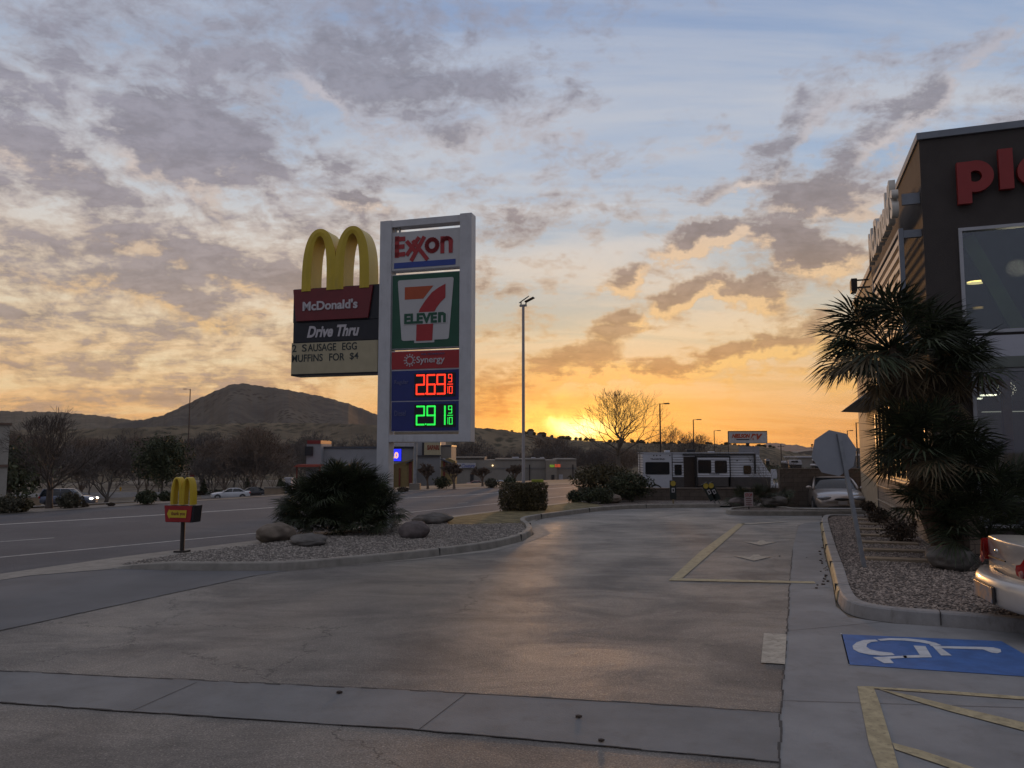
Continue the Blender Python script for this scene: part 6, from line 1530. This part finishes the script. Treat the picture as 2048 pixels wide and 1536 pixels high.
# garden walls across the road
for a, b, h_, lb in ((535, 600, 13, 'tan garden wall left of the palm bush'), (20, 95, 24, 'pale boundary wall right of the far left building')):
    r_ = 62 if a > 500 else 105; p = at(a, r_); q = at(b, r_); s_ = p[1]/F
    t = thing('garden_wall', lb, 'wall', (p[0], p[1], p[2]), atan2(q[1]-p[1], q[0]-p[0])); L_ = hypot(q[0]-p[0], q[1]-p[1])
    MB().box(0, L_, 0, .25, -.5, h_*s_).build('masonry', mat('garden_wall_tan', (.26, .20, .14), .9, var=.12), t); MB().box(-.05, L_+.05, -.04, .29, h_*s_+.003, h_*s_+.12).build('coping', M_far_conc, t)
for a, lb in ((583, 'pale gate pillar left of the palm bush'),):
    p = at(a, 61); o = MB().box(-.22, .22, -.22, .22, -.3, 1.1).box(-.28, .28, -.28, .28, 1.103, 1.2).build('gate_pillar', M_rw, None, p); tag(o, lb, 'pillar')
# far right valley: sheds, parked trailers, pole
t, X, Z, s_ = bld('far_shed', 'long low shed with pale roof edge beyond the tall wall', 1640, 330)
MB().box(X(1590), X(1690), 0, 14, 0, Z(915)).build('wall', M_w2, t); MB().box(X(1588), X(1692), -.6, 14.5, Z(915)+.01, Z(912.5)).build('roof', M_rw, t)
t, X, Z, s_ = bld('far_warehouse', 'wide dark warehouse on the far right horizon', 1660, 520)
MB().prism([(X(1590), 0), (X(1900), 0), (X(1900), Z(896)), (X(1660), Z(896)), (X(1600), Z(903)), (X(1590), Z(905))], 0, 20).build('wall', mat('warehouse_grey', (.15, .135, .12), .9), t)
t, X, Z, s_ = bld('far_shed', 'dark shed with white roof right of the stop sign', 1730, 210)
MB().box(X(1720), X(1760), 0, 14, 0, Z(912)).build('wall', M_capd, t); MB().box(X(1718), X(1762), -.6, 14.5, Z(912)+.01, Z(908)).build('roof', M_rw, t)
for i, (px, py, w_, h_, lb) in enumerate([(1585, 929, 26, 9, 'white trailer in the far lot left of the stop sign'), (1568, 927, 14, 5, 'small white trailer at the left of the far lot'), (1632, 932, 28, 4, 'low white boat trailer in the far lot'), (1530, 922, 8, 4, 'small white van beyond the trailer nose'), (1627, 922, 9, 4, 'white van before the far shed')]):
    x, y, z = at(px, 205+12*i); s_ = y/F; o = thing('far_trailer', lb, 'trailer', (x, y, z), rnd.uniform(-.3, .3), 'vehicles in the far lot')
    zz = zat(px, py, x, y)-z
    zz = max(.3, zz)
    MB().prism(rr([(-w_*s_/2, zz), (w_*s_/2, zz), (w_*s_*.42, zz+h_*s_), (-w_*s_/2, zz+h_*s_)], .3), -1.2, 1.2).build('body', M_rw, o, bevel=.05)
    MB().box(-w_*s_*.3, w_*s_*.2, -1.23, -1.21, zz+h_*s_*.45, zz+h_*s_*.8).build('window', M_cglass, o)
    for q in (-.25, .25): MB().tube([(w_*s_*q, -1.1, .38), (w_*s_*q, 1.1, .38)], .38, 10).build('wheel', M_tyre, o)
    MB().box(-w_*s_*.45, w_*s_*.45, -.9, .9, .38, zz+.01).build('chassis', M_trim, o)
x, y, z = at(1558, 300); h = zat(1558, 888, x, y)-z
o = thing('utility_pole', 'thin wooden utility pole on the far horizon', 'pole', (x, y, z)); MB().tube([(0, 0, -.2), (0, 0, h)], [.22, .16], 6).build('pole', M_dark, o); MB().box(-1.2, 1.2, -.1, .1, h-1., h-.8).build('crossarm', M_dark, o)
x, y, z = at(1620, 700); h = zat(1620, 888, x, y)-z; s_ = y/F
o = thing('far_sign_tower', 'distant roadside sign on two posts on the horizon', 'sign', (x, y, z)); MB().box(-2*s_, 2*s_, -.3, .3, h-5*s_, h-3*s_).box(-2*s_, 2*s_, -.3, .3, h-2.4*s_, h).build('panel', M_dark, o); MB().box(-1.4*s_, -1*s_, -.2, .2, 0, h).box(1*s_, 1.4*s_, -.2, .2, 0, h).build('post', M_dark, o)

# ================================================================== evening haze
hz = MB().box(-3300, 3300, -60, 6300, -16, 260).build('haze', None); hz['kind'] = 'stuff'
hm = bpy.data.materials.new('haze'); hm.use_nodes = True; t_ = NT(hm.node_tree); t_.n.clear()
pv = t_.node('ShaderNodeVolumePrincipled'); pv.inputs['Color'].default_value = (.9, .82, .74, 1); pv.inputs['Density'].default_value = .00004; pv.inputs['Anisotropy'].default_value = .35
oo = t_.node('ShaderNodeOutputMaterial'); t_.l.new(pv.outputs[0], oo.inputs['Volume']); hz.data.materials.append(hm)
